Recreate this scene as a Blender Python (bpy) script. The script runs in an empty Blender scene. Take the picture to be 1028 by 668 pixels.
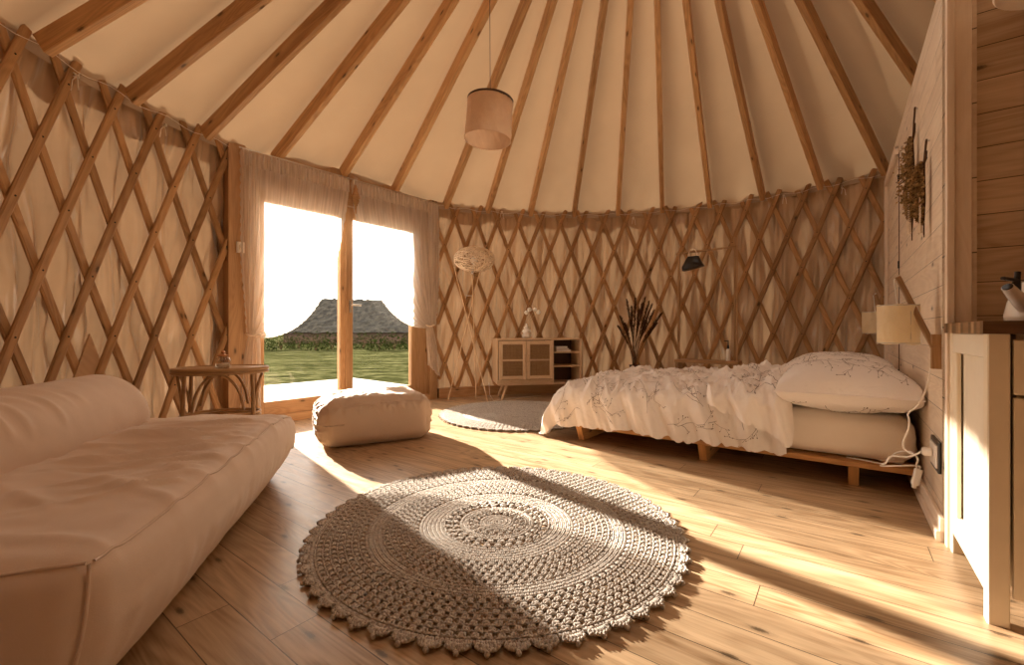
import bpy, math, random, bisect
import numpy as np
from mathutils import Vector, noise, Matrix
random.seed(7)
rng = np.random.RandomState(5)
S = bpy.context.scene
COL = S.collection
PI = math.pi
F = 442.0; CAMZ = 0.82; PX0 = 514.0; PY0 = 332.0

def at(px, py, D):
    return Vector(((px-PX0)*D/F, D, CAMZ+(PY0-py)*D/F))
def nz(x, y, z=0.0):
    return noise.noise(Vector((x, y, z)))

# ------------------------------------------------------------------ mesh collector
class MB:
    def __init__(s):
        s.v = []; s.f = []; s.uv = []; s.mi = []
    def quadgrid(s, P, UV, closed_u=False, closed_v=False, mi=0, flip=False):
        nu = len(P); nv = len(P[0]); b = len(s.v)
        for r in P: s.v.extend([tuple(p) for p in r])
        for i in range(nu if closed_u else nu-1):
            for j in range(nv if closed_v else nv-1):
                i2 = (i+1) % nu; j2 = (j+1) % nv
                q = [b+i*nv+j, b+i2*nv+j, b+i2*nv+j2, b+i*nv+j2]
                ii = i+1; jj = j+1
                def g(a, c):
                    if a < nu and c < nv: return UV[a][c]
                    x = UV[min(a, nu-1)][min(c, nv-1)]; y = UV[min(a, nu-1)-1][min(c, nv-1)-1]
                    return (x[0]+(x[0]-y[0] if a >= nu else 0), x[1]+(x[1]-y[1] if c >= nv else 0))
                w = [g(i, j), g(ii, j), g(ii, jj), g(i, jj)]
                if flip: q.reverse(); w.reverse()
                s.f.append(q); s.uv.append(w); s.mi.append(mi)
    def grid(s, fn, nu, nv, su=1.0, sv=1.0, mi=0, flip=False, cu=False, cv=False):
        P = [[fn(i/(nu if cu else nu-1), j/(nv if cv else nv-1)) for j in range(nv)] for i in range(nu)]
        UV = [[(i/(nu if cu else nu-1)*su, j/(nv if cv else nv-1)*sv) for j in range(nv)] for i in range(nu)]
        s.quadgrid(P, UV, cu, cv, mi, flip)
    def face(s, pts, mi=0, uv=None):
        b = len(s.v); s.v.extend([tuple(p) for p in pts]); s.f.append(list(range(b, b+len(pts))))
        s.uv.append(uv or [(p[0], p[1]) for p in pts]); s.mi.append(mi)
    def beam(s, p0, p1, w, h, up=(0, 0, 1), mi=0, ch=0.0, off=None):
        """box from p0 to p1; w across, h along up (centred); ch = small chamfer"""
        p0 = Vector(p0); p1 = Vector(p1); d = (p1-p0); L = d.length; d.normalize()
        up = Vector(up); sd = d.cross(up).normalized(); up = sd.cross(d).normalized()
        c = min(ch, w*.45, h*.45)
        if c > 0:
            sec = [(-w/2+c, -h/2), (w/2-c, -h/2), (w/2, -h/2+c), (w/2, h/2-c), (w/2-c, h/2), (-w/2+c, h/2), (-w/2, h/2-c), (-w/2, -h/2+c)]
        else:
            sec = [(-w/2, -h/2), (w/2, -h/2), (w/2, h/2), (-w/2, h/2)]
        o = random.random()*3 if off is None else off
        n = len(sec); b = len(s.v)
        per = [0]
        for k in range(n):
            a = sec[k]; e = sec[(k+1) % n]; per.append(per[-1]+math.hypot(e[0]-a[0], e[1]-a[1]))
        for P in (p0, p1):
            for (x, y) in sec: s.v.append(tuple(P+sd*x+up*y))
        for k in range(n):
            k2 = (k+1) % n
            s.f.append([b+k, b+k2, b+n+k2, b+n+k]); s.uv.append([(o, per[k]+o), (o, per[k+1]+o), (o+L, per[k+1]+o), (o+L, per[k]+o)]); s.mi.append(mi)
        s.f.append([b+k for k in range(n)][::-1]); s.uv.append([(o+x*.2, o+y) for x, y in sec][::-1]); s.mi.append(mi)
        s.f.append([b+n+k for k in range(n)]); s.uv.append([(o+x*.2, o+y) for x, y in sec]); s.mi.append(mi)
    def box(s, c, size, rz=0.0, mi=0, ch=0.004):
        c = Vector(c); sx, sy, sz = size
        ex = Vector((math.cos(rz), math.sin(rz), 0)); ey = Vector((-math.sin(rz), math.cos(rz), 0)); ez = Vector((0, 0, 1))
        m = max(size)
        if m == sx: s.beam(c-ex*sx/2, c+ex*sx/2, sy, sz, ez, mi, ch)
        elif m == sy: s.beam(c-ey*sy/2, c+ey*sy/2, sx, sz, ez, mi, ch)
        else: s.beam(c-ez*sz/2, c+ez*sz/2, sy, sx, ex, mi, ch)
    def tube(s, pts, r, n=8, closed=False, mi=0, caps=True, flat=1.0):
        pts = [Vector(p) for p in pts]; N = len(pts)
        rr = r if isinstance(r, (list, tuple)) else [r]*N
        T = []
        for i in range(N):
            a = pts[(i-1) % N] if (closed or i > 0) else pts[i]; c = pts[(i+1) % N] if (closed or i < N-1) else pts[i]
            t = c-a; T.append(t.normalized() if t.length > 1e-9 else Vector((0, 0, 1)))
        up = Vector((0, 0, 1)) if abs(T[0].z) < .9 else Vector((1, 0, 0))
        P = []; UV = []; L = 0; o = random.random()*3
        for i in range(N):
            if i: L += (pts[i]-pts[i-1]).length
            sd = T[i].cross(up)
            if sd.length < 1e-6: sd = T[i].cross(Vector((0, 1, 0)))
            sd.normalize(); up = sd.cross(T[i]).normalized()
            P.append([pts[i]+(sd*math.cos(2*PI*k/n)+up*math.sin(2*PI*k/n)*flat)*rr[i] for k in range(n)])
            UV.append([(o+L, o+k*2*PI*rr[i]/n) for k in range(n)])
        b = len(s.v)
        s.quadgrid(P, UV, closed_u=closed, closed_v=True, mi=mi, flip=True)
        if not closed and caps:
            s.f.append([b+k for k in range(n)]); s.uv.append([(0, 0)]*n); s.mi.append(mi)
            s.f.append([b+(N-1)*n+k for k in range(n)][::-1]); s.uv.append([(0, 0)]*n); s.mi.append(mi)
    def lathe(s, c, prof, n=24, mi=0, sx=1.0, sy=1.0, rz=0.0, axis=None):
        c = Vector(c); P = []; UV = []
        ax = Vector(axis).normalized() if axis is not None else Vector((0, 0, 1))
        e1 = Vector((math.cos(rz), math.sin(rz), 0)) if axis is None else ax.orthogonal().normalized()
        e2 = ax.cross(e1)
        L = 0
        for i, (r, z) in enumerate(prof):
            if i: L += math.hypot(r-prof[i-1][0], z-prof[i-1][1])
            P.append([c+ax*z+(e1*math.cos(2*PI*k/n)*sx+e2*math.sin(2*PI*k/n)*sy)*max(r, 1e-4) for k in range(n)])
            UV.append([(2*PI*k/n*.1, L) for k in range(n)])
        s.quadgrid(P, UV, closed_v=True, mi=mi, flip=True)
    def ball(s, c, r, n=10, m=7, mi=0, sz=1.0):
        s.lathe(c, [(r*math.sin(PI*i/(m-1)), -r*sz*math.cos(PI*i/(m-1))) for i in range(m)], n, mi)
    def softbox(s, c, h, r, n, deform=None, M=None, mi=0):
        """rounded box: half sizes h, radius r; deform(local point, unit coords)->local point"""
        c = Vector(c); b = len(s.v); idx = {}
        nx, ny, nzz = n
        def add(i, j, k):
            key = (i, j, k)
            if key in idx: return idx[key]
            u = (2*i/nx-1, 2*j/ny-1, 2*k/nzz-1)
            p = Vector((u[0]*h[0], u[1]*h[1], u[2]*h[2]))
            q = Vector([max(-(h[a]-r), min(h[a]-r, p[a])) for a in range(3)])
            d = p-q
            if d.length > 1e-9: p = q+d.normalized()*r
            if deform: p = deform(p, u)
            if M is not None: p = M @ p
            idx[key] = len(s.v); s.v.append(tuple(c+p)); uvp[idx[key]] = (u[0]*h[0], u[1]*h[1]+u[2]*h[2])
            return idx[key]
        uvp = {}
        def fc(q):
            s.f.append(q); s.uv.append([uvp[x] for x in q]); s.mi.append(mi)
        for i in range(nx):
            for j in range(ny):
                fc([add(i, j, nzz), add(i+1, j, nzz), add(i+1, j+1, nzz), add(i, j+1, nzz)])
                fc([add(i, j+1, 0), add(i+1, j+1, 0), add(i+1, j, 0), add(i, j, 0)])
        for i in range(nx):
            for k in range(nzz):
                fc([add(i, 0, k), add(i+1, 0, k), add(i+1, 0, k+1), add(i, 0, k+1)])
                fc([add(i, ny, k+1), add(i+1, ny, k+1), add(i+1, ny, k), add(i, ny, k)])
        for j in range(ny):
            for k in range(nzz):
                fc([add(nx, j, k), add(nx, j+1, k), add(nx, j+1, k+1), add(nx, j, k+1)])
                fc([add(0, j, k+1), add(0, j+1, k+1), add(0, j+1, k), add(0, j, k)])
    def build(s, name, mats, parent=None, smooth=False, origin=None):
        me = bpy.data.meshes.new(name)
        V = np.array(s.v, dtype=float)
        if parent is not None: o = Vector(parent['_w'])
        elif origin is not None: o = Vector(origin)
        else: o = Vector(((V[:, 0].min()+V[:, 0].max())/2, (V[:, 1].min()+V[:, 1].max())/2, V[:, 2].min()))
        V = V-np.array(o)
        me.from_pydata(V.tolist(), [], s.f)
        uvl = me.uv_layers.new(name='UVMap')
        flat = [c for w in s.uv for t in w for c in t]
        if len(flat) == len(uvl.data)*2: uvl.data.foreach_set('uv', flat)
        for m in (mats if isinstance(mats, (list, tuple)) else [mats]): me.materials.append(m)
        me.polygons.foreach_set('material_index', s.mi)
        if smooth is True: me.polygons.foreach_set('use_smooth', [True]*len(me.polygons))
        elif smooth: 
            me.polygons.foreach_set('use_smooth', [True]*len(me.polygons)); me.set_sharp_from_angle(angle=math.radians(smooth))
        me.update()
        ob = bpy.data.objects.new(name, me); COL.objects.link(ob)
        if parent is not None: ob.parent = parent; ob['_w'] = list(parent['_w'])
        else: ob.location = o; ob['_w'] = list(o)
        return ob

def thing(name, label, cat, loc, group=None):
    o = bpy.data.objects.new(name, None); COL.objects.link(o); o.location = loc
    o.empty_display_size = .1; o['_w'] = list(loc)
    return tag(o, label, cat, group)
def tag(o, label=None, cat=None, group=None, kind=None):
    if label: o['label'] = label
    if cat: o['category'] = cat
    if group: o['group'] = group
    if kind: o['kind'] = kind
    return o
def struct(o, label=None):
    o['kind'] = 'structure'
    if label: o['label'] = label
    return o

# ------------------------------------------------------------------ materials
def newmat(name):
    m = bpy.data.materials.new(name); m.use_nodes = True; nt = m.node_tree; nt.nodes.clear()
    out = nt.nodes.new('ShaderNodeOutputMaterial')
    return m, nt, out
def N(nt, t, **kw):
    n = nt.nodes.new('ShaderNode'+t)
    for k, v in kw.items():
        if k.startswith('i_'): n.inputs[k[2:].replace('_', ' ')].default_value = v
        else: setattr(n, k, v)
    return n
def ramp(nt, stops):
    r = nt.nodes.new('ShaderNodeValToRGB'); e = r.color_ramp.elements
    while len(e) < len(stops): e.new(.5)
    for k, (p, c) in enumerate(stops): e[k].position = p; e[k].color = (c[0], c[1], c[2], 1) if not isinstance(c, (int, float)) else (c, c, c, 1)
    return r
def mixc(nt, a, b, fac, mode='MIX'):
    m = nt.nodes.new('ShaderNodeMix'); m.data_type = 'RGBA'; m.blend_type = mode
    def put(i, x):
        if isinstance(x, (tuple, list)): m.inputs[i].default_value = (x[0], x[1], x[2], 1)
        elif isinstance(x, (int, float)): m.inputs[i].default_value = x if i == 0 else (x, x, x, 1)
        else: nt.links.new(x, m.inputs[i])
    put(0, fac); put(6, a); put(7, b)
    return m.outputs[2]
def math_(nt, op, a, b=None):
    m = nt.nodes.new('ShaderNodeMath'); m.operation = op
    for i, x in enumerate((a, b)):
        if x is None: continue
        if isinstance(x, (int, float)): m.inputs[i].default_value = x
        else: nt.links.new(x, m.inputs[i])
    return m.outputs[0]
def mapping(nt, src, scale, loc=(0, 0, 0), rot=(0, 0, 0)):
    mp = nt.nodes.new('ShaderNodeMapping'); nt.links.new(src, mp.inputs[0])
    mp.inputs['Scale'].default_value = scale; mp.inputs['Location'].default_value = loc; mp.inputs['Rotation'].default_value = rot
    return mp.outputs[0]
def noise_(nt, vec, scale=1, detail=3, rough=.55, dist=0.0):
    n = nt.nodes.new('ShaderNodeTexNoise'); nt.links.new(vec, n.inputs['Vector'])
    n.inputs['Scale'].default_value = scale; n.inputs['Detail'].default_value = detail; n.inputs['Roughness'].default_value = rough; n.inputs['Distortion'].default_value = dist
    return n.outputs[0]
def bump_(nt, h, strength, dist=.01, normal=None):
    b = nt.nodes.new('ShaderNodeBump'); nt.links.new(h, b.inputs['Height']); b.inputs['Strength'].default_value = strength; b.inputs['Distance'].default_value = dist
    if normal is not None: nt.links.new(normal, b.inputs['Normal'])
    return b.outputs[0]

def wood(name, light, dark, rough=.5, knots=1.0, boards=None, grain=1.0, gap=None, spec=.3, vary=.18):
    """grain along UV x (metres). boards=(width, length): split the surface into boards"""
    m, nt, out = newmat(name)
    uv = N(nt, 'UVMap').outputs[0]
    oi = N(nt, 'ObjectInfo')
    sep = N(nt, 'SeparateXYZ'); nt.links.new(uv, sep.inputs[0])
    x, y = sep.outputs[0], sep.outputs[1]
    gapmask = None; rnd = oi.outputs['Random']
    if boards:
        bw, bl = boards
        iy = math_(nt, 'FLOOR', math_(nt, 'DIVIDE', y, bw))
        wn = N(nt, 'TexWhiteNoise', noise_dimensions='1D'); nt.links.new(iy, wn.inputs['W'])
        xs = math_(nt, 'ADD', x, math_(nt, 'MULTIPLY', wn.outputs['Value'], bl))
        ix = math_(nt, 'FLOOR', math_(nt, 'DIVIDE', xs, bl))
        cv = N(nt, 'CombineXYZ'); nt.links.new(ix, cv.inputs[0]); nt.links.new(iy, cv.inputs[1])
        w2 = N(nt, 'TexWhiteNoise', noise_dimensions='2D'); nt.links.new(cv.outputs[0], w2.inputs['Vector'])
        rnd = w2.outputs['Value']
        fy = math_(nt, 'FRACT', math_(nt, 'DIVIDE', y, bw)); fx = math_(nt, 'FRACT', math_(nt, 'DIVIDE', xs, bl))
        gy = gap/bw; gx = gap/bl
        ey = math_(nt, 'MINIMUM', fy, math_(nt, 'SUBTRACT', 1.0, fy)); ex = math_(nt, 'MINIMUM', fx, math_(nt, 'SUBTRACT', 1.0, fx))
        gm = math_(nt, 'MAXIMUM', math_(nt, 'LESS_THAN', ey, gy), math_(nt, 'LESS_THAN', ex, gx))
        gapmask = gm
    cmb = N(nt, 'CombineXYZ'); nt.links.new(x, cmb.inputs[0]); nt.links.new(y, cmb.inputs[1])
    nt.links.new(math_(nt, 'MULTIPLY', rnd, 37.0), cmb.inputs[2])
    P = cmb.outputs[0]
    g1 = noise_(nt, mapping(nt, P, (1.1*grain, 26*grain, 1)), 1, 5, .62, .6)
    lowf = noise_(nt, mapping(nt, P, (.9*grain, 5.5*grain, 1)), 1, 2, .5, .4)
    rings = math_(nt, 'SINE', math_(nt, 'MULTIPLY', lowf, 95.0))
    g2 = noise_(nt, mapping(nt, P, (6*grain, 150*grain, 1)), 1, 3, .6)
    lf2 = noise_(nt, mapping(nt, P, (.7*grain, 3*grain, 1)), 1, 2, .5)
    mixg = math_(nt, 'ADD', math_(nt, 'MULTIPLY', g1, .42), math_(nt, 'ADD', math_(nt, 'MULTIPLY', rings, .045), math_(nt, 'ADD', math_(nt, 'MULTIPLY', g2, .22), math_(nt, 'MULTIPLY', lf2, .36))))
    r = ramp(nt, [(.34, dark), (.5, tuple((a*.42+b*.58) for a, b in zip(dark, light))), (.64, light)])
    nt.links.new(mixg, r.inputs[0]); col = r.outputs[0]
    if knots > 0:
        vo = N(nt, 'TexVoronoi', feature='F1', voronoi_dimensions='2D'); vo.inputs['Scale'].default_value = 1; vo.inputs['Randomness'].default_value = 1
        nd = N(nt, 'VectorMath', operation='ADD'); nt.links.new(mapping(nt, P, (3.2*grain, 8.5*grain, 1)), nd.inputs[0])
        nn = N(nt, 'TexNoise'); nt.links.new(mapping(nt, P, (40, 60, 1)), nn.inputs[0]); 
        vs = N(nt, 'VectorMath', operation='SCALE'); nt.links.new(nn.outputs['Color'], vs.inputs[0]); vs.inputs['Scale'].default_value = .08
        nt.links.new(vs.outputs[0], nd.inputs[1]); nt.links.new(nd.outputs[0], vo.inputs['Vector'])
        kr = ramp(nt, [(.03, 1.0), (.06, .75), (.085, .25), (.16, 0.0)]); nt.links.new(vo.outputs['Distance'], kr.inputs[0])
        ks = N(nt, 'SeparateColor'); nt.links.new(vo.outputs['Color'], ks.inputs[0])
        km = math_(nt, 'MULTIPLY', kr.outputs[0], math_(nt, 'LESS_THAN', ks.outputs[0], .42*knots))
        col = mixc(nt, col, tuple(c*.22 for c in dark), math_(nt, 'MULTIPLY', km, .85))
    br = math_(nt, 'ADD', 1-vary, math_(nt, 'MULTIPLY', rnd, 2*vary))
    cb = N(nt, 'CombineXYZ'); [nt.links.new(br, cb.inputs[k]) for k in range(3)]
    col = mixc(nt, col, cb.outputs[0], 1.0, 'MULTIPLY')
    if gapmask is not None: col = mixc(nt, col, tuple(c*.08 for c in dark), math_(nt, 'MULTIPLY', gapmask, .85))
    p = N(nt, 'BsdfPrincipled'); nt.links.new(col, p.inputs['Base Color'])
    rr = N(nt, 'MapRange'); nt.links.new(g1, rr.inputs[0]); rr.inputs[3].default_value = rough-.08; rr.inputs[4].default_value = rough+.12; nt.links.new(rr.outputs[0], p.inputs['Roughness'])
    p.inputs['Specular IOR Level'].default_value = spec
    h = mixg if gapmask is None else math_(nt, 'SUBTRACT', mixg, math_(nt, 'MULTIPLY', gapmask, 2.0))
    nt.links.new(bump_(nt, h, .22, .003), p.inputs['Normal'])
    nt.links.new(p.outputs[0], out.inputs[0]); return m

def cloth(name, c1, c2, rough=.8, weave=600, bump=.15, transl=0.0, sheen=.2, spec=.2, vscale=3.0, coords='Object', big=0.0, folds=False):
    m, nt, out = newmat(name)
    tc = N(nt, 'TexCoord'); V = tc.outputs[coords]
    n1 = noise_(nt, V, vscale, 4, .6); r = ramp(nt, [(.3, c1), (.7, c2)]); nt.links.new(n1, r.inputs[0])
    p = N(nt, 'BsdfPrincipled'); nt.links.new(r.outputs[0], p.inputs['Base Color'])
    p.inputs['Roughness'].default_value = rough; p.inputs['Specular IOR Level'].default_value = spec
    p.inputs['Sheen Weight'].default_value = sheen; p.inputs['Sheen Roughness'].default_value = .4
    w = noise_(nt, V, weave, 2, .6)
    nrm = bump_(nt, w, bump, .002)
    if big > 0:
        nb = noise_(nt, V, 14, 4, .6, .6); nrm = bump_(nt, nb, big, .02, nrm)
    if folds:
        uv = N(nt, 'UVMap').outputs[0]
        a = noise_(nt, mapping(nt, uv, (8.5, .9, 1)), 1, 1.2, .5, .35); c = noise_(nt, mapping(nt, uv, (17, 1.6, 1)), 1, 1, .5, .3)
        nrm = bump_(nt, math_(nt, 'ADD', a, math_(nt, 'MULTIPLY', c, .35)), 1.0, .10, nrm)
    nt.links.new(nrm, p.inputs['Normal'])
    sh = p.outputs[0]
    if transl > 0:
        t = N(nt, 'BsdfTranslucent'); nt.links.new(r.outputs[0], t.inputs[0])
        mx = N(nt, 'MixShader'); mx.inputs[0].default_value = transl; nt.links.new(sh, mx.inputs[1]); nt.links.new(t.outputs[0], mx.inputs[2]); sh = mx.outputs[0]
    nt.links.new(sh, out.inputs[0]); return m

def plain(name, c, rough=.5, metal=0.0, spec=.4, var=.08, scale=20, bump=.05):
    m, nt, out = newmat(name)
    tc = N(nt, 'TexCoord'); n1 = noise_(nt, tc.outputs['Object'], scale, 3)
    r = ramp(nt, [(.3, tuple(x*(1-var) for x in c)), (.7, tuple(min(1, x*(1+var)) for x in c))]); nt.links.new(n1, r.inputs[0])
    p = N(nt, 'BsdfPrincipled'); nt.links.new(r.outputs[0], p.inputs['Base Color']); p.inputs['Roughness'].default_value = rough
    p.inputs['Metallic'].default_value = metal; p.inputs['Specular IOR Level'].default_value = spec
    if bump: nt.links.new(bump_(nt, n1, bump, .003), p.inputs['Normal'])
    nt.links.new(p.outputs[0], out.inputs[0]); return m

def sheer(name, c, op, scallop=False):
    """thin curtain net"""
    m, nt, out = newmat(name)
    uv = N(nt, 'UVMap').outputs[0]
    d = N(nt, 'BsdfDiffuse'); d.inputs[0].default_value = (*c, 1)
    t = N(nt, 'BsdfTranslucent'); t.inputs[0].default_value = (*c, 1)
    tr = N(nt, 'BsdfTransparent')
    a = N(nt, 'MixShader'); a.inputs[0].default_value = .5; nt.links.new(d.outputs[0], a.inputs[1]); nt.links.new(t.outputs[0], a.inputs[2])
    n1 = noise_(nt, mapping(nt, uv, (60, 3, 1)), 1, 4, .6)
    rr = N(nt, 'MapRange'); nt.links.new(n1, rr.inputs[0]); rr.inputs[1].default_value = .3; rr.inputs[2].default_value = .7
    rr.inputs[3].default_value = op-.16; rr.inputs[4].default_value = op+.16
    b = N(nt, 'MixShader'); nt.links.new(rr.outputs[0], b.inputs[0]); nt.links.new(tr.outputs[0], b.inputs[1]); nt.links.new(a.outputs[0], b.inputs[2])
    nt.links.new(b.outputs[0], out.inputs[0]); return m

def glass(name, tint=(1, 1, 1), g=.06):
    m, nt, out = newmat(name)
    tr = N(nt, 'BsdfTransparent'); tr.inputs[0].default_value = (*tint, 1)
    gl = N(nt, 'BsdfGlossy'); gl.inputs['Roughness'].default_value = .02
    lw = N(nt, 'LayerWeight'); lw.inputs[0].default_value = .25
    f = math_(nt, 'ADD', math_(nt, 'MULTIPLY', lw.outputs['Fresnel'], .25), g*.12)
    b = N(nt, 'MixShader'); nt.links.new(f, b.inputs[0]); nt.links.new(tr.outputs[0], b.inputs[1]); nt.links.new(gl.outputs[0], b.inputs[2])
    nt.links.new(b.outputs[0], out.inputs[0]); return m

M = {}
M['rafter'] = wood('rafter_pine', (.70, .43, .20), (.38, .20, .08), .5, 1.2)
M['strip'] = wood('lattice_pine', (.50, .285, .125), (.25, .125, .045), .5, .6, vary=.2)
M['frame'] = wood('door_pine', (.58, .36, .185), (.38, .205, .09), .45, .8)
M['floor'] = wood('floor_boards', (.60, .425, .26), (.25, .145, .07), .32, 1.2, boards=(.133, 2.3), gap=.0014, spec=.55, vary=.11)
M['partition'] = wood('limed_boards', (.84, .71, .57), (.66, .52, .395), .6, .6, boards=(.125, 6.0), gap=.0010, vary=.04)
M['kitchen_wall'] = wood('kitchen_boards', (.68, .52, .36), (.42, .28, .17), .6, .9, boards=(.125, 6.0), gap=.0016, vary=.06)
M['trimwood'] = wood('limed_trim', (.90, .77, .64), (.78, .63, .49), .55, .2, vary=.03)
M['oak'] = wood('oak_veneer', (.80, .60, .40), (.62, .43, .26), .5, 0, grain=1.6, vary=.03)
M['bedwood'] = wood('bed_pine', (.70, .38, .15), (.48, .23, .08), .5, .8)
M['rackwood'] = wood('rack_wood', (.50, .30, .15), (.28, .155, .065), .5, .3)
M['block'] = wood('butcher_block', (.42, .20, .085), (.13, .05, .02), .35, 0, boards=(.04, .3), gap=.0006, vary=.5)
M['stave_dark'] = wood('stave_dark', (.17, .09, .045), (.07, .035, .016), .35, 0)
M['stave_mid'] = wood('stave_mid', (.36, .21, .11), (.20, .11, .05), .35, 0)
M['stave_light'] = wood('stave_light', (.56, .37, .21), (.38, .23, .12), .35, 0)
M['ply'] = wood('plywood', (.55, .35, .19), (.45, .27, .14), .6, .1, vary=.03)
M['rattan'] = wood('rattan_cane', (.46, .28, .13), (.24, .13, .055), .45, .1, grain=2)
M['dark'] = plain('dark_screw_head', (.03, .02, .015), .8)  # near-black colour of the lattice screw heads
M['walltex'] = cloth('wall_lining', (.50, .325, .185), (.60, .40, .235), .27, 500, .05, .03, .3, .8, vscale=1.5, folds=True)
M['roof'] = cloth('roof_canvas', (.43, .285, .165), (.485, .325, .19), .75, 400, .12, .055, .1, .2, vscale=1.0)
M['sofa'] = cloth('sofa_cover', (.72, .565, .445), (.78, .62, .495), .8, 700, .25, 0, .35, .2, vscale=4, big=.06)
M['pouf'] = cloth('pouf_cover', (.58, .44, .33), (.64, .49, .37), .8, 700, .25, 0, .3, .2, vscale=4, big=.12)
M['linen'] = cloth('bed_linen', (.90, .83, .78), (.93, .87, .82), .8, 700, .12, .04, .2, .2, vscale=3, big=.42)
M['sheet'] = cloth('fitted_sheet', (.86, .76, .65), (.90, .80, .69), .8, 700, .1, 0, .2, .2, vscale=3, big=.08)
M['print'] = plain('print_ink', (.30, .24, .21), .9)
M['shade'] = cloth('lamp_shade_fabric', (.78, .56, .38), (.90, .68, .48), .7, 300, .2, .45, .2, .2, vscale=9, big=.7)
M['shade_y'] = cloth('wall_lamp_fabric', (.88, .75, .52), (.94, .82, .60), .7, 300, .2, .45, .2, .2, vscale=9, big=.8)
M['rope'] = cloth('grey_band', (.42, .32, .22), (.54, .41, .29), .9, 200, .4)
M['string'] = plain('white_string', (.85, .75, .62), .8)
M['white'] = plain('white_paint', (.82, .74, .61), .4, var=.02)
M['cream'] = plain('cream_front', (.82, .71, .55), .4, var=.02)
M['plastic'] = plain('white_plastic', (.85, .80, .74), .35, var=.01, bump=0)
M['enamel'] = plain('white_enamel', (.88, .82, .74), .2, var=.01, bump=0)
M['black'] = plain('black_plastic', (.02, .016, .014), .35, bump=0)
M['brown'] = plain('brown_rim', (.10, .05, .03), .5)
M['steel'] = plain('brushed_steel', (.6, .56, .5), .3, 1.0)
M['brass'] = plain('copper', (.55, .28, .14), .35, 1.0)
M['stick'] = plain('pale_stick', (.66, .46, .28), .6)
M['wicker'] = plain('pale_wicker', (.86, .70, .52), .7, var=.12)
M['weave'] = None
M['ceramic'] = plain('white_ceramic', (.96, .92, .86), .5)
M['plume'] = plain('dark_plume', (.10, .045, .02), .95, var=.4)
M['herb'] = plain('dried_herb', (.32, .20, .085), .95, var=.8, scale=60)
M['herb2'] = plain('dried_stalk', (.10, .05, .025), .95, var=.3)
M['deck'] = wood('white_deck', (.26, .245, .22), (.20, .19, .17), .6, .1, boards=(.14, 4), gap=.002, vary=.04)
M['sheer'] = sheer('sheer_net', (.86, .80, .73), .66)
M['sheer2'] = sheer('sheer_net_gathered', (.92, .84, .74), .55)
M['glass'] = glass('window_glass')
M['jar'] = glass('jar_glass', (.93, .9, .85), .4)
def weave_mat():
    m, nt, out = newmat('cane_webbing')
    uv = N(nt, 'UVMap').outputs[0]
    c = N(nt, 'TexChecker'); nt.links.new(mapping(nt, uv, (110, 110, 1)), c.inputs[0]); c.inputs['Scale'].default_value = 1
    c.inputs['Color1'].default_value = (.50, .32, .17, 1); c.inputs['Color2'].default_value = (.22, .12, .055, 1)
    n1 = noise_(nt, uv, 60, 3); col = mixc(nt, c.outputs[0], (.38, .23, .12), n1)
    p = N(nt, 'BsdfPrincipled'); nt.links.new(col, p.inputs['Base Color']); p.inputs['Roughness'].default_value = .6
    nt.links.new(bump_(nt, c.outputs[1], .6, .003), p.inputs['Normal']); nt.links.new(p.outputs[0], out.inputs[0]); return m
M['weave'] = weave_mat()
def yarn_mat():
    m, nt, out = newmat('rug_yarn')
    uv = N(nt, 'UVMap').outputs[0]; tc = N(nt, 'TexCoord')
    n1 = noise_(nt, tc.outputs['Object'], 90, 3, .7); r = ramp(nt, [(.28, (.27, .23, .195)), (.5, (.52, .465, .41)), (.72, (.74, .68, .61))]); nt.links.new(n1, r.inputs[0])
    p = N(nt, 'BsdfPrincipled'); nt.links.new(r.outputs[0], p.inputs['Base Color']); p.inputs['Roughness'].default_value = .9; p.inputs['Specular IOR Level'].default_value = .1
    p.inputs['Sheen Weight'].default_value = .2
    w = noise_(nt, tc.outputs['Object'], 420, 2); nt.links.new(bump_(nt, w, .5, .002), p.inputs['Normal'])
    nt.links.new(p.outputs[0], out.inputs[0]); return m
M['yarn'] = yarn_mat()
def grass_mat():
    m, nt, out = newmat('meadow_grass')
    tc = N(nt, 'TexCoord'); V = tc.outputs['Object']
    a = noise_(nt, mapping(nt, V, (.5, 1.6, 1)), 1, 8, .75); b = noise_(nt, mapping(nt, V, (3, 8, 1)), 1, 5, .7)
    r = ramp(nt, [(.42, (.010, .011, .0035)), (.5, (.036, .039, .014)), (.58, (.100, .096, .045))])
    nt.links.new(math_(nt, 'ADD', math_(nt, 'MULTIPLY', a, .5), math_(nt, 'MULTIPLY', b, .5)), r.inputs[0])
    p = N(nt, 'BsdfDiffuse'); nt.links.new(r.outputs[0], p.inputs[0])
    nt.links.new(bump_(nt, b, .8, .1), p.inputs['Normal']); nt.links.new(p.outputs[0], out.inputs[0]); return m
M['grass'] = grass_mat()
M['shrub'] = plain('shrub_leaves', (.030, .040, .010), 1.0, spec=0.0, var=.5, scale=3)
def thatch_mat():
    m, nt, out = newmat('grey_thatch')
    tc = N(nt, 'TexCoord'); V = tc.outputs['Object']
    a = noise_(nt, V, 2.2, 6, .75); r = ramp(nt, [(.38, (.010, .009, .007)), (.62, (.055, .048, .036))]); nt.links.new(a, r.inputs[0])
    p = N(nt, 'BsdfPrincipled'); nt.links.new(r.outputs[0], p.inputs['Base Color']); p.inputs['Roughness'].default_value = .95
    nt.links.new(p.outputs[0], out.inputs[0]); return m
M['thatch'] = thatch_mat()

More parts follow.
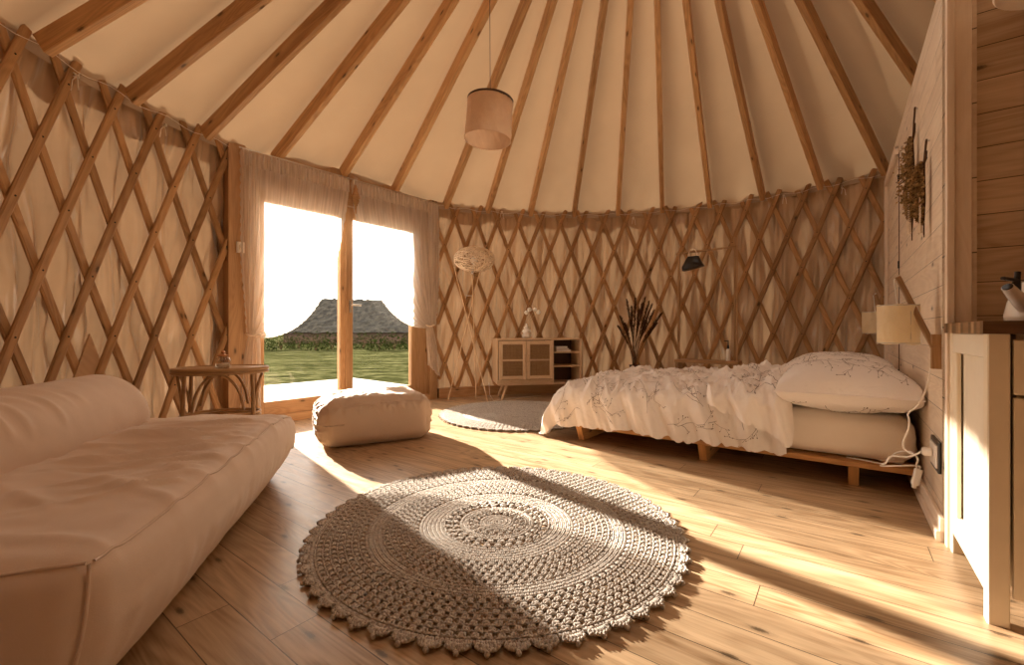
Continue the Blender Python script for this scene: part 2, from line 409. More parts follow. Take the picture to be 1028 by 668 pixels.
# ------------------------------------------------------------------ layout constants
CX, CY, R = .773, 2.476, 3.318
WH = 2.38
DTH = .0841
def cyl(th, r, z): return Vector((CX+r*math.cos(th), CY+r*math.sin(th), z))
TL, TR = 3.197, 2.0136          # first left / right strip heads
A = Vector((-2.303, 3.715, 0)); B = Vector((-.981, 5.29, 0))
DL = (B-A).length; E_ = (B-A).normalized(); IN = Vector((E_.y, -E_.x, 0))
def dp(t, z, off=0.0):           # point on the door plane, t in metres from A
    return A+E_*t+Vector((0, 0, z))+IN*off
def door_px(px, py, off=0.0):    # pixel -> (t, z) on the door plane
    k = (px-PX0)/F; a = A+IN*off
    t = (k*a.y-a.x)/(E_.x-k*E_.y); D = a.y+E_.y*t
    return t, CAMZ+(PY0-py)*D/F
thL, thR = 2.7587, 2.128
U_ = Vector((.599, .801, 0)); NN = Vector((-.801, .599, 0)); PO = Vector((1.70, 1.735, 0))
def bp(s, k, z=0.0): return PO+U_*s+NN*k+Vector((0, 0, z))     # bed / partition frame
SLOPE = .642

# ------------------------------------------------------------------ setting
# floor, local x along the boards
def floor_obj():
    mb = MB(); ang = math.atan2(-.599, .801)
    n = 72; ex = Vector((math.cos(ang), math.sin(ang), 0)); ey = Vector((-math.sin(ang), math.cos(ang), 0))
    c = Vector((CX, CY, 0)); pts = []
    for k in range(n):
        d = Vector((math.cos(2*PI*k/n), math.sin(2*PI*k/n), 0))*(R+.12); pts.append(c+d)
    uv = [((p-c).dot(ex)+6, (p-c).dot(ey)+6.02) for p in pts]
    mb.face(pts, 0, uv)
    lo = [p-Vector((0, 0, .12)) for p in pts]
    for k in range(n): mb.face([pts[k], lo[k], lo[(k+1) % n], pts[(k+1) % n]])
    return struct(mb.build('floor', M['floor']))
floor_obj()

def wall_seg(name, th0, th1, seed):
    mb = MB(); nu = max(8, int(abs(th1-th0)/.0048)); nv = 56
    def fn(a, b):
        th = th0+(th1-th0)*a; z = -.02+(WH+.04)*b
        x = th*R
        w1 = nz(x*7.5, z*.8, seed); w2 = nz(x*15+z*1.5, z*1.6, seed+9); w3 = nz(x*30, z*3, seed+2)
        f = .110*w1+.060*w2+.022*w3+.035*(1-abs(nz(x*5-z*1.2, z*1.1, seed+4))*5 if abs(nz(x*5-z*1.2, z*1.1, seed+4)) < .2 else 0)
        e = min(1, (1-b)*7)*min(1, b*9)
        return cyl(th, R+.034+math.sqrt((max(-.03, .055-f*e))**2+.0001)*.9*(.25+.75*e)-.006*math.sin(PI*b), z)
    mb.grid(fn, nu, nv, abs(th1-th0)*R, WH)
    return struct(mb.build(name, M['walltex'], smooth=True))
wall_seg('wall_back', thR-.0, .25, 1)
wall_seg('wall_left', 4.25, thL+.0, 2)
mb = MB(); mb.grid(lambda a, b: cyl(4.25+(2*PI+.25-4.25)*a, R+.05+.02*nz(a*30, b*4, 3), -.02+(WH+.04)*b), 90, 20, 7, WH)
struct(mb.build('wall_right', M['walltex'], smooth=True))

# roof canvas with billows between rafters
RTH = [3.84, 3.675, 3.51, 3.345, 3.18, 3.02, 2.854, 2.672, 2.470, 2.278, 2.073, 1.907, 1.735, 1.560, 1.388, 1.221, 1.053, .883, .716, .553, .385, .217, .05, -.12]
RALL = sorted([t % (2*PI) for t in RTH]+[4.01+.168*k for k in range(13)])
NR = 37; DR = 2*PI/NR
TH_R0 = 1.228
def roof_z(r): return 2.435+(3.318-r)*SLOPE
mb = MB()
def roof_fn(a, b):
    th = 2*PI*a; r = (R+.16)*(1-b)+.78*b
    k = bisect.bisect(RALL, th); lo_ = RALL[k-1] if k else RALL[-1]-2*PI; hi_ = RALL[k] if k < len(RALL) else RALL[0]+2*PI; ph = (th-lo_)/(hi_-lo_)
    bil = math.sin(PI*ph)**1.0
    x = CX+r*math.cos(th); y = CY+r*math.sin(th)
    ed = max(0, 1-(R+.1-r)/.5)
    z = roof_z(r)-.058*bil*(.5+.5*min(1, r/2))+.016*nz(x*1.8, y*1.8, 0)+ed*.085*nz(x*4.5, y*4.5, 4)*bil-ed*.03*bil
    if r > R+.02: z -= (r-R-.02)*.5
    return Vector((x, y, z))
mb.grid(roof_fn, NR*12, 42, 20, 3, cu=True, flip=True)
struct(mb.build('ceiling', M['roof'], smooth=True))
# crown ring round the smoke hole with its clear dome
mb = MB()
cz = roof_z(.78)
for rr, zz in ((.80, -.05),):
    ring = [Vector((CX+rr*math.cos(2*PI*k/48), CY+rr*math.sin(2*PI*k/48), cz+zz)) for k in range(48)]
    mb.tube(ring, .075, 8, closed=True)
for k in range(4):
    a = PI*k/4; d = Vector((math.cos(a), math.sin(a), 0))*.78
    c0 = Vector((CX, CY, cz+.0)); mb.tube([c0-d, c0-d*.5+Vector((0, 0, .12)), c0+Vector((0, 0, .16)), c0+d*.5+Vector((0, 0, .12)), c0+d], .025, 8)
struct(mb.build('trim_1', M['rafter'], smooth=40))
mb = MB(); mb.lathe((CX, CY, cz+.02), [(.85*math.cos(t*PI/24), .3*math.sin(t*PI/24)) for t in range(13)], 36)
struct(mb.build('window_1', M['glass'], smooth=True))

# baseboard rings
def ring_board(name, th0, th1, r0, r1, z0, z1, mat):
    mb = MB(); n = max(4, int(abs(th1-th0)/.05))
    prof = [(r1, z0), (r0, z0), (r0, z1), (r1, z1), (r1, z0)]
    P = []; UV = []
    for i in range(n+1):
        th = th0+(th1-th0)*i/n
        P.append([cyl(th, r, z) for r, z in prof]); UV.append([((th-th0)*R, q*.12) for q in range(5)])
    mb.quadgrid(P, UV)
    mb.face(P[0]); mb.face(P[-1][::-1])
    return struct(mb.build(name, mat))
ring_board('baseboard_back', thR-.03, .25, R-.035, R+.03, 0, .115, M['frame'])
ring_board('baseboard_left', 4.25, thL+.03, R-.035, R+.03, 0, .115, M['frame'])
# dark tension band behind the lattice heads
def band(name, th0, th1):
    mb = MB(); n = int(abs(th1-th0)/.03)
    def fn(a, b):
        th = th0+(th1-th0)*a
        return cyl(th, R+.02+.01*nz(th*40, b*3, 1), 2.305+.065*b+.010*nz(th*14, 0, 2))
    mb.grid(fn, n*2, 5, abs(th1-th0)*R, .1); return struct(mb.build(name, M['rope'], smooth=True))
band('trim_2', thR-.02, .5); band('trim_3', 4.2, thL+.02)
mb = MB()
mb.tube([cyl(thR-.02-k*.02, R-.02, 2.33+.012*math.sin(k*1.3)+.006*nz(k, 0)) for k in range(78)], .0022, 5)
tag(mb.build('rope', M['string'], smooth=True), 'thin cord strung along the heads of the back lattice', 'rope')
mb = MB()
mb.tube([cyl(4.0-k*.02, R-.03, 2.33+.014*math.sin(k*1.1)) for k in range(62)], .0022, 5)
tag(mb.build('rope', M['string'], smooth=True), 'thin cord strung along the heads of the left lattice', 'rope')

# partition wall, kitchen wall, trims
PH = 2.22
def flat_wall(name, p0, p1, z0, z1, th, mat, side):
    """boards run along p0->p1"""
    mb = MB(); d = (p1-p0).normalized(); n = Vector((-d.y, d.x, 0))*side; L = (p1-p0).length
    f = [p0, p1]; Z = Vector((0, 0, 1))
    for o_ in (0, th):
        q = [p0+n*o_+Z*z0, p1+n*o_+Z*z0, p1+n*o_+Z*z1, p0+n*o_+Z*z1]
        u = [(0, z0), (L, z0), (L, z1), (0, z1)]
        if o_: q.reverse(); u.reverse()
        mb.face(q, 0, u)
    mb.face([p0+Z*z1, p1+Z*z1, p1+n*th+Z*z1, p0+n*th+Z*z1], 0, [(0, 0), (L, 0), (L, th), (0, th)])
    mb.face([p0+Z*z0, p0+Z*z1, p0+n*th+Z*z1, p0+n*th+Z*z0], 0, [(0, 0), (0, 1), (th, 1), (th, 0)])
    mb.face([p1+Z*z0, p1+n*th+Z*z0, p1+n*th+Z*z1, p1+Z*z1], 0, [(0, 0), (0, 1), (th, 1), (th, 0)])
    return struct(mb.build(name, mat))
PE = PO+U_*3.0
flat_wall('wall_partition', PO-U_*.07, PE, 0, PH, .08, M['partition'], -1)
KD = -NN
flat_wall('wall_kitchen', PO-U_*.055, PO-U_*.055+KD*2.6, 0, PH, .08, M['kitchen_wall'], 1)
mb = MB()
mb.beam(bp(-.070, -.043, 0), bp(-.070, -.043, PH+.02), .046, .02, U_, ch=.002)   # facing the kitchen
struct(mb.build('trim_4', M['trimwood']))
mb = MB(); mb.beam(bp(-.072, -.008, 0), bp(-.072, -.008, PH+.02), .022, .04, U_, ch=.002)
struct(mb.build('trim_5', M['trimwood']))
mb = MB(); mb.beam(bp(-.045, .008, .045), bp(2.9, .008, .045), .014, .09, (0, 0, 1), ch=.002)
mb.beam(bp(-.045, .014, .02), bp(2.9, .014, .02), .026, .04, (0, 0, 1), ch=.004)
struct(mb.build('baseboard_right', M['trimwood']))
# flush door leaf at the far end of the partition with its architrave line
dr = struct(thing('door_2', 'x', 'x', bp(1.68, 0))); del dr['label']; del dr['category']
mb = MB(); mb.beam(bp(1.63, .002, .1), bp(1.63, .002, 2.05), .005, .006, U_); mb.build('door_gap', M['brown'], dr)
mb = MB(); mb.beam(bp(2.55, .012, .1), bp(2.55, .012, 2.08), .02, .07, U_); mb.beam(bp(1.66, .012, 2.08), bp(2.58, .012, 2.08), .02, .06, (0, 0, 1))
mb.build('architrave', M['trimwood'], dr)
for zz in (.5, 1.25, 1.85):
    mb = MB(); mb.beam(bp(1.63, .004, zz), bp(1.63, .004, zz+.05), .012, .012, U_, ch=.003); mb.build('hinge', M['black'], dr)

# ------------------------------------------------------------------ glazed double door
door = struct(thing('door_1', 'x', 'x', dp(DL/2, 0))); del door['label']; del door['category']
mb = MB()
HD = 2.078
mb.beam(dp(-.035, -.02, .0), dp(-.035, 2.37, .0), .13, .13, IN, ch=.003); mb.build('door_post', M['frame'], door)
mb = MB(); mb.beam(dp(DL+.0, -.02, .0), dp(DL+.0, 2.37, .0), .10, .13, IN, ch=.003); mb.build('door_post', M['frame'], door)
for (t0_, t1_) in ((.030, .096), (DL-.19, DL-.05)):
    mb = MB(); mb.beam(dp((t0_+t1_)/2, .0, -.02), dp((t0_+t1_)/2, HD, -.02), t1_-t0_, .08, IN, ch=.003); mb.build('jamb', M['frame'], door)
mb = MB(); mb.beam(dp(.03, HD+.13, 0), dp(DL-.05, HD+.13, 0), .09, .26, (0, 0, 1), ch=.003); mb.build('lintel', M['frame'], door)
mb = MB(); mb.beam(dp(.03, .03, 0), dp(DL-.05, .03, 0), .11, .08, (0, 0, 1), ch=.003); mb.build('threshold', M['frame'], door)
TM = .469*DL
def sash(t0, t1, w0, w1, handle_t=None):
    z0, z1 = .068, 2.070
    s = MB()
    s.beam(dp(t0+w0/2, z0, -.01), dp(t0+w0/2, z1, -.01), w0, .06, IN, ch=.004)
    s.beam(dp(t1-w1/2, z0, -.01), dp(t1-w1/2, z1, -.01), w1, .06, IN, ch=.004)
    s.beam(dp(t0+w0, z0+.062, -.01), dp(t1-w1, z0+.062, -.01), .06, .124, (0, 0, 1), ch=.004)
    s.beam(dp(t0+w0, z1-.055, -.01), dp(t1-w1, z1-.055, -.01), .06, .11, (0, 0, 1), ch=.004)
    so = s.build('door_sash', M['frame'], door)
    g = MB(); g.beam(dp(t0+w0-.01, (z0+z1)/2, -.015), dp(t1-w1+.01, (z0+z1)/2, -.015), .006, z1-z0-.18, (0, 0, 1)); g.build('glass_pane', M['glass'], so)
    if handle_t:
        h = MB(); h.beam(dp(handle_t, 1.0, .025), dp(handle_t, 1.13, .025), .028, .008, IN, ch=.003)
        h.tube([dp(handle_t, 1.08, .02), dp(handle_t, 1.08, .06), dp(handle_t+.02, 1.08, .066), dp(handle_t+.10, 1.078, .066)], .009, 8)
        h.build('door_handle', M['steel'], so, smooth=50)
sash(.10, TM-.003, .09, .066)
sash(TM+.003, DL-.194, .066, .098, TM+.036)
# meeting cover strip
mb = MB(); mb.beam(dp(TM, .08, .026), dp(TM, 2.05, .026), .035, .014, IN, ch=.003); mb.build('cover_strip', M['frame'], door)
# fabric flap that closes the gap over the door
mb = MB(); 
def flap(a, b):
    p = dp(-.18+(DL+.34)*a, 0, -.07-.02*nz(a*12, b*2, 5)); r = math.hypot(p.x-CX, p.y-CY)
    p.z = 2.26+(roof_z(r)-.035-2.26)*b; return p
mb.grid(flap, 60, 6, 2, .3); struct(mb.build('wall_flap', M['walltex'], smooth=True))
# the small gap pieces either side of the frame
for (t0, t1) in ((-.20, -.05), (DL+.04, DL+.16)):
    mb = MB(); mb.grid(lambda a, b: dp(t0+(t1-t0)*a, 2.40*b, -.07), 3, 3); struct(mb.build('wall_flap', M['walltex']))

# ------------------------------------------------------------------ rafters
def foot_px(th): 
    p = cyl(th, 3.26, 2.28); return PX0+F*p.x/p.y if p.y > .3 else None
raf = list(RTH)
raf.sort(reverse=True)
ordn = ['first', 'second', 'third', 'fourth', 'fifth', 'sixth', 'seventh', 'eighth', 'ninth', 'tenth', 'eleventh', 'twelfth', 'thirteenth', 'fourteenth', 'fifteenth', 'sixteenth', 'seventeenth', 'eighteenth', 'nineteenth', 'twentieth', 'twenty-first', 'twenty-second', 'twenty-third', 'twenty-fourth', 'twenty-fifth', 'twenty-sixth']
vis = 0
for i, th in enumerate(raf):
    rd = Vector((math.cos(th), math.sin(th), 0)); c = Vector((CX, CY, 0))
    h = .116; w = .048
    nrm = Vector((rd.x*SLOPE, rd.y*SLOPE, 1)).normalized()
    r0, r1 = 3.25, .80
    if thR-.02 < (th % (2*PI)) < thL-.02: r0 = 3.155/math.cos((th % (2*PI))-2.443)-.02
    def P(r): return c+rd*r+Vector((0, 0, 2.272+(3.28-r)*SLOPE))+nrm*(h/2)
    mb = MB(); mb.beam(P(r0), P(r1), w, h, nrm, ch=.004)
    px = foot_px(th)
    tilt = ''
    o = mb.build('roof_rafter', M['rafter'])
    if px is not None and 0 <= px <= 905:
        if px < 225: w_ = 'pine roof rafter with its foot over the left lattice wall, %s from the left edge' % ordn[vis]
        elif px < 440: w_ = 'pine roof rafter rising from above the curtained glass door, %s rafter from the left' % ordn[vis]
        elif px < 700: w_ = 'slim pine roof rafter rising from the back lattice, %s rafter from the left' % ordn[vis]
        else: w_ = 'pine roof rafter above the bed side of the back lattice, %s rafter from the left' % ordn[vis]
        vis += 1
    elif px is None or px < 0: w_ = 'pine roof rafter over the left lattice beyond the left picture edge, number %s outward' % ordn[i]
    else: w_ = 'pine roof rafter ending behind the wooden partition, rafter %s from the far left' % ordn[i]
    tag(o, w_, 'rafter', 'roof rafters')

# ------------------------------------------------------------------ lattice
HR = .36; SW, ST = .050, .017
def strip_obj(th_top, sgn, r, parent, th_lim):
    """sgn +1: leans '/' (theta grows downwards)"""
    mb = MB(); P = []; n = 14; L = []
    zt = WH+.02; zb = .06
    pts = []
    for i in range(n+1):
        z = zt+(zb-zt)*i/n; th = th_top+sgn*(WH-z)/HR*DTH/2
        if th_lim[0] <= th <= th_lim[1]: pts.append((th, z))
    if len(pts) < 3: return None
    sec = [(-.5, -.4), (.5, -.4), (.5, .15), (.34, .5), (-.34, .5), (-.5, .15)]
    UV = []; o = random.random()*5
    q0 = None; ln = 0
    for (th, z) in pts:
        rad = Vector((math.cos(th), math.sin(th), 0)); tan = Vector((-math.sin(th), math.cos(th), 0))
        dirv = (tan*(R*sgn*DTH/2/HR)*(-1)+Vector((0, 0, 1))).normalized(); sd = dirv.cross(rad).normalized()
        c = cyl(th, r, z)
        if q0 is not None: ln += (c-q0).length
        q0 = c
        P.append([c+sd*(a*SW)-rad*(b*ST) for a, b in sec]); UV.append([(o+ln, o+q*.02) for q in range(len(sec))])
    b0 = len(mb.v); mb.quadgrid(P, UV, closed_v=True, flip=(True))
    mb.face(P[0]); mb.face(P[-1][::-1])
    if sgn > 0:
        for row in range(7):   # screw heads at the crossings
            z = 2.225-row*HR; th = th_top+sgn*(WH-z)/HR*DTH/2
            if th_lim[0] < th < th_lim[1]:
                rad = Vector((math.cos(th), math.sin(th), 0)); c = cyl(th, r-ST*.5, z)
                mb.lathe(c, [(.0055, 0), (.005, .002), (.0001, .0025)], 8, mi=1, axis=-rad)
    return mb.build('lattice_strip', [M['strip'], M['dark']], parent)
def lattice(heads, lim, label, base):
    t = thing('wooden_lattice', label, 'lattice', base)
    for th in heads:
        strip_obj(th, +1, R-.008, t, lim)
        strip_obj(th+.036, -1, R+.0125, t, lim)
    return t
heads = [TR-k*DTH for k in range(-7, 22)]
lattice(heads, (.50, thR-.012), 'crossed pine lattice lining the back wall behind cabinet and bed', cyl(1.4, R, 0))
heads = [TL+(k-5)*DTH+DTH*0 for k in range(-7, 14)]
heads = [TL-5*DTH+k*DTH for k in range(-7, 16)]
lattice([h for h in heads], (thL+.012, 4.05), 'crossed pine lattice lining the left wall behind the sofa', cyl(3.2, R, 0))
# plywood gusset plates set between strips
def gusset(th_c, z_top, label):
    mb = MB(); r = R+.004
    hz = HR*1.0
    a = cyl(th_c, r, z_top); b = cyl(th_c+DTH/2*.95, r, z_top-hz); c = cyl(th_c-DTH/2*.95, r, z_top-hz)
    rad = Vector((math.cos(th_c), math.sin(th_c), 0))*.006
    mb.face([a-rad, b-rad, c-rad][::-1], 0, [(0, 0), (.3, .1), (.3, -.1)]); mb.face([a+rad, b+rad, c+rad], 0, [(0, 0), (.3, .1), (.3, -.1)])
    for p, q in ((a, b), (b, c), (c, a)): mb.face([p-rad, q-rad, q+rad, p+rad])
    tag(mb.build('plywood_plate', M['ply']), label, 'plate')
gusset(TL-5*DTH+3*DTH+.0181+DTH/2*1, .80, 'triangular plywood plate filling a lattice opening behind the sofa end')

# string knots on the lattice heads
def knot(px, py, label):
    k = (px-PX0)/F
    # on the circle r=R-.03
    rr = R-.035
    a_ = 1+k*k; b_ = -2*(k*CX+CY); c_ = CX*CX+CY*CY-rr*rr
    D = (-b_+math.sqrt(b_*b_-4*a_*c_))/(2*a_); p = at(px, py, D)
    mb = MB(); s = .03
    for j in range(4):
        q = [p+Vector(((random.random()-.5)*s, (random.random()-.5)*s*.5, (random.random()-.5)*s)) for _ in range(5)]
        mb.tube(q, .004, 5)
    for j in (-1, 1): mb.tube([p, p+Vector((j*.015, -.01, -.03)), p+Vector((j*.022, -.012, -.075-.02*random.random()))], .003, 5)
    tag(mb.build('string_knot', M['string'], smooth=True), label, 'string knot', 'string knots on the lattice heads')
knot(77, 76, 'white string knot near the top left, on the lattice under the biggest rafter')
knot(165, 126, 'white string knot on the left lattice, the one nearer the glass door')
knot(504, 213, 'small white string knot above the wicker floor lamp')
knot(636, 219, 'small white string knot above the dried plumes')
knot(787, 197, 'white string knot on the back lattice right of the clothes rack')
knot(846, 188, 'white string knot on the back lattice nearest the partition')

# ------------------------------------------------------------------ curtains
def bez(p0, p1, p2, t): return (p0[0]*(1-t)**2+2*p1[0]*t*(1-t)+p2[0]*t*t, p0[1]*(1-t)**2+2*p1[1]*t*(1-t)+p2[1]*t*t)
rod_z = 2.315
def curtain(side, label):
    if side < 0:
        t_out = door_px(245, 165, .08)[0]; t_in = TM-.01
        ctl = door_px(337, 338, .08); g = door_px(254, 336, .08); e_in = (t_in, rod_z)
        oc = (t_out+.0, 1.5)
        tail = [door_px(240, 425, .08)[0], door_px(262, 425, .08)[0]]; zend = .16
    else:
        t_out = door_px(437, 205, .08)[0]; t_in = TM+.01
        ctl = door_px(366, 331, .08); g = door_px(431, 327, .08); e_in = (t_in, rod_z)
        oc = (t_out, 1.5)
        tail = [door_px(441, 385, .08)[0], door_px(430, 372, .08)[0]]; zend = .26
    c = thing('sheer_curtain', label, 'curtain', dp(t_out, .1, .08), 'sheer curtains on the glass door')
    def fold(a, b, nf): return math.sin(a*2*PI*nf+3*nz(a*5, b*2, side))*1.0
    def sw(a, b):
        p2 = (g[0]+side*(.035-.09*a), g[1]-.03*a)
        top = (t_out+(t_in-t_out)*a, rod_z)
        cc = (t_out+(ctl[0]-t_out)*a**1.0, 1.55+(ctl[1]-1.55)*a)
        if a == 1 or a > .985:
            sc = .010*abs(math.sin(b*PI*26)); 
        else: sc = 0
        q = bez(top, cc, p2, b)
        amp = .03*(1-.45*b)
        return dp(q[0]-side*sc, q[1]-sc*.5, .085+amp*fold(a, b, 9)*(.35+.65*b)+.015*(1-b)*math.sin(a*120)*.25)
    mb = MB(); mb.grid(sw, 110, 60, 1.0, 1.2); mb.build('curtain_panel', M['sheer'], c, smooth=True)
    def tl(a, b):
        top = (g[0]+side*(.035-.09*a), g[1]-.03*a)
        bx = tail[0]+(tail[1]-tail[0])*a
        x = top[0]+(bx-top[0])*b**.7
        z = top[1]+(zend+(.16*a if side > 0 else .10*math.sin(a*PI))-top[1])*b
        return dp(x, z, .085+.03*(.4+.6*b)*fold(a, 1+b, 5))
    mb = MB(); mb.grid(tl, 60, 30, .3, .8); mb.build('curtain_tail', M['sheer2'], c, smooth=True)
    # gathered outer edge, lace hem down the post
    def ed(a, b):
        x = t_out+side*(.03-.14*a); z = rod_z+(g[1]-rod_z)*b
        sc = .012*abs(math.sin(b*PI*22)) if a < .01 else 0
        x += (g[0]+side*.02-x)*max(0, b-.6)*1.6*.9
        return dp(x+side*sc, z, .10+.018*math.sin(a*2*PI*3+b*2))
    mb = MB(); mb.grid(ed, 30, 90, .2, 1.2); mb.build('lace_edge', M['sheer2'], c, smooth=True)
    # heading band on the wire
    def hd(a, b):
        return dp(t_out+side*.03+(t_in-t_out-side*.03)*a, rod_z+.015-.13*b-.003*abs(math.sin(a*80)), .095+.016*math.sin(a*2*PI*30+nz(a*9, b, 2)*3)*(.6+.4*b))
    mb = MB(); mb.grid(hd, 220, 6, 1, .12); mb.build('heading', M['sheer2'], c, smooth=True)
    tb = MB(); gp = dp(g[0]+side*.0, g[1], .09)
    tb.tube([gp+Vector((0, 0, .0))+E_*math.cos(q*2*PI/14)*.055+IN*math.sin(q*2*PI/14)*.045+Vector((0, 0, .01*math.sin(q))) for q in range(14)], .008, 6, closed=True)
    tb.build('tieback', M['string'], c, smooth=True)
curtain(-1, 'sheer white curtain tied back on the left side of the glass door')
curtain(1, 'sheer white curtain tied back on the right side of the glass door')
mb = MB(); mb.tube([dp(-.03, rod_z+.02, .095), dp(DL+.02, rod_z+.02, .095)], .006, 8)
for tt in (0.0, TM, DL): mb.tube([dp(tt, rod_z+.02, .04), dp(tt, rod_z+.02, .095)], .006, 6)
tag(mb.build('curtain_rod', M['steel'], smooth=50), 'thin rod carrying the sheer curtains above the glass door', 'curtain rod')
# tassel in the middle
tz = door_px(356, 203, .1); t = dp(tz[0], 0, .12); t.z = 0
mb = MB(); c0 = Vector((t.x, t.y, 2.19)); mb.lathe(c0, [(.002, .09), (.008, .08), (.012, .06), (.022, .045), (.016, .03), (.03, .0), (.042, -.045), (.03, -.05), (.034, -.07), (.012, -.13), (.006, -.2)], 14)
tag(mb.build('tassel', M['rackwood'], smooth=True), 'brown tassel hanging where the two sheer curtains meet', 'tassel')
# switch on the left post
sw = thing('light_switch', 'pale surface-mounted light switch on the left door post', 'switch', dp(-.02, 1.47, .066))
p = dp(-.015, 1.51, .078); mb = MB(); mb.beam(p-Vector((0, 0, .045)), p+Vector((0, 0, .045)), .062, .022, IN, ch=.006); mb.build('switch_box', M['plastic'], sw)
mb = MB(); mb.beam(p+IN*.012-Vector((0, 0, .02)), p+IN*.012+Vector((0, 0, .02)), .028, .01, IN, ch=.003); mb.build('rocker', M['cream'], sw)

# ------------------------------------------------------------------ outside
GZ = -.38
mb = MB()
mb.grid(lambda a, b: Vector((-260+520*a, -60+420*b, GZ+.0)), 40, 40, 1, 1); o = mb.build('lawn', M['grass'], origin=(0, 0, 0)); tag(o, kind='structure')
Q0 = A-E_*3.5; mb = MB()
d0 = dp(-3.5, -.07, -.02); d1 = dp(3.06, -.07, -.02)
mb.face([d0, d1, d1-IN*3.45, d0-IN*3.45], 0, [(0, 0), (6.5, 0), (6.5, 3.45), (0, 3.45)])
b_ = Vector((0, 0, .16)); 
for p, q in ((d1, d1-IN*3.45), (d1-IN*3.45, d0-IN*3.45), (d0-IN*3.45, d0), (d0, d1)): mb.face([p, p-b_, q-b_, q])
o = mb.build('terrace', M['deck']); tag(o, kind='structure')
# barn
bn = thing('barn', 'grey hip-roofed barn beyond the meadow, seen through the door', 'barn', (-14, 40, GZ))
Dn = 40.0
tl_, tr_ = at(318, 300, Dn+4), at(404, 302, Dn+4); bl, br_ = at(276, 334, Dn), at(434, 334, Dn)
bl2, br2 = bl+Vector((0, 9, 0)), br_+Vector((0, 9, 0)); 
mb = MB()
def slope(p, q, r_, s_):
    mb.grid(lambda a, b: (p.lerp(q, a)).lerp(s_.lerp(r_, a), b)+Vector((0, -.12*nz(a*30, b*14, 1), .22*nz(a*26, b*12, 2))), 40, 18, 1, 1)
slope(bl, br_, tr_, tl_); slope(br_, br2, tr_, tr_); slope(br2, bl2, tl_, tr_); slope(bl2, bl, tl_, tl_)
mb.build('roof', M['thatch'], bn)
mb = MB(); cc = (bl+br2)/2; mb.box((cc.x, cc.y, (GZ+bl.z)/2), (br_.x-bl.x-1, 8, bl.z-GZ)); mb.build('wall', M['brown'], bn)
# low shrubs along the far field edge
def shrub(px, D, w, h):
    c = at(px, 340, D); c.z = GZ; mb = MB()
    for k in range(420):
        a = random.random()*2*PI; r = math.sqrt(random.random())*w; u = random.random(); hh = h*(.35+.65*(1-(r/w)**2))*u
        b = c+Vector((math.cos(a)*r, math.sin(a)*r*.5, hh)); d = Vector((random.uniform(-1, 1), random.uniform(-1, 1), random.uniform(-.1, 1))).normalized()*.14; s = Vector((random.uniform(-1, 1), random.uniform(-1, 1), random.uniform(-.6, .6))).normalized()*.05
        mb.face([b-s, b+d*.5-s*.3, b+d, b+s])
    fo = mb.build('foliage', M['shrub'], sh)
for i, (px, w, h) in enumerate([(262, 1.0, .90), (282, .9, 1.0), (300, .95, .92), (317, .9, 1.05), (333, .9, .98), (365, .9, 1.02), (381, .8, .9), (396, .85, .98), (411, .8, .92)]):
    h *= 1.2; D_ = 26+1.2*(i % 3); c = at(px, 340, D_); c.z = GZ
    sh = thing('low_shrub', 'low green shrub at the far meadow edge, %s from the left of nine' % ordn[i], 'shrub', c, 'low shrubs at the meadow edge')
    shrub(px, D_, w, h)
    mb = MB(); [mb.tube([c, c+Vector((.25*math.cos(q*2), .2*math.sin(q*2), h*.6))], [.02, .006], 5) for q in range(5)]; mb.build('stem', M['herb2'], sh)
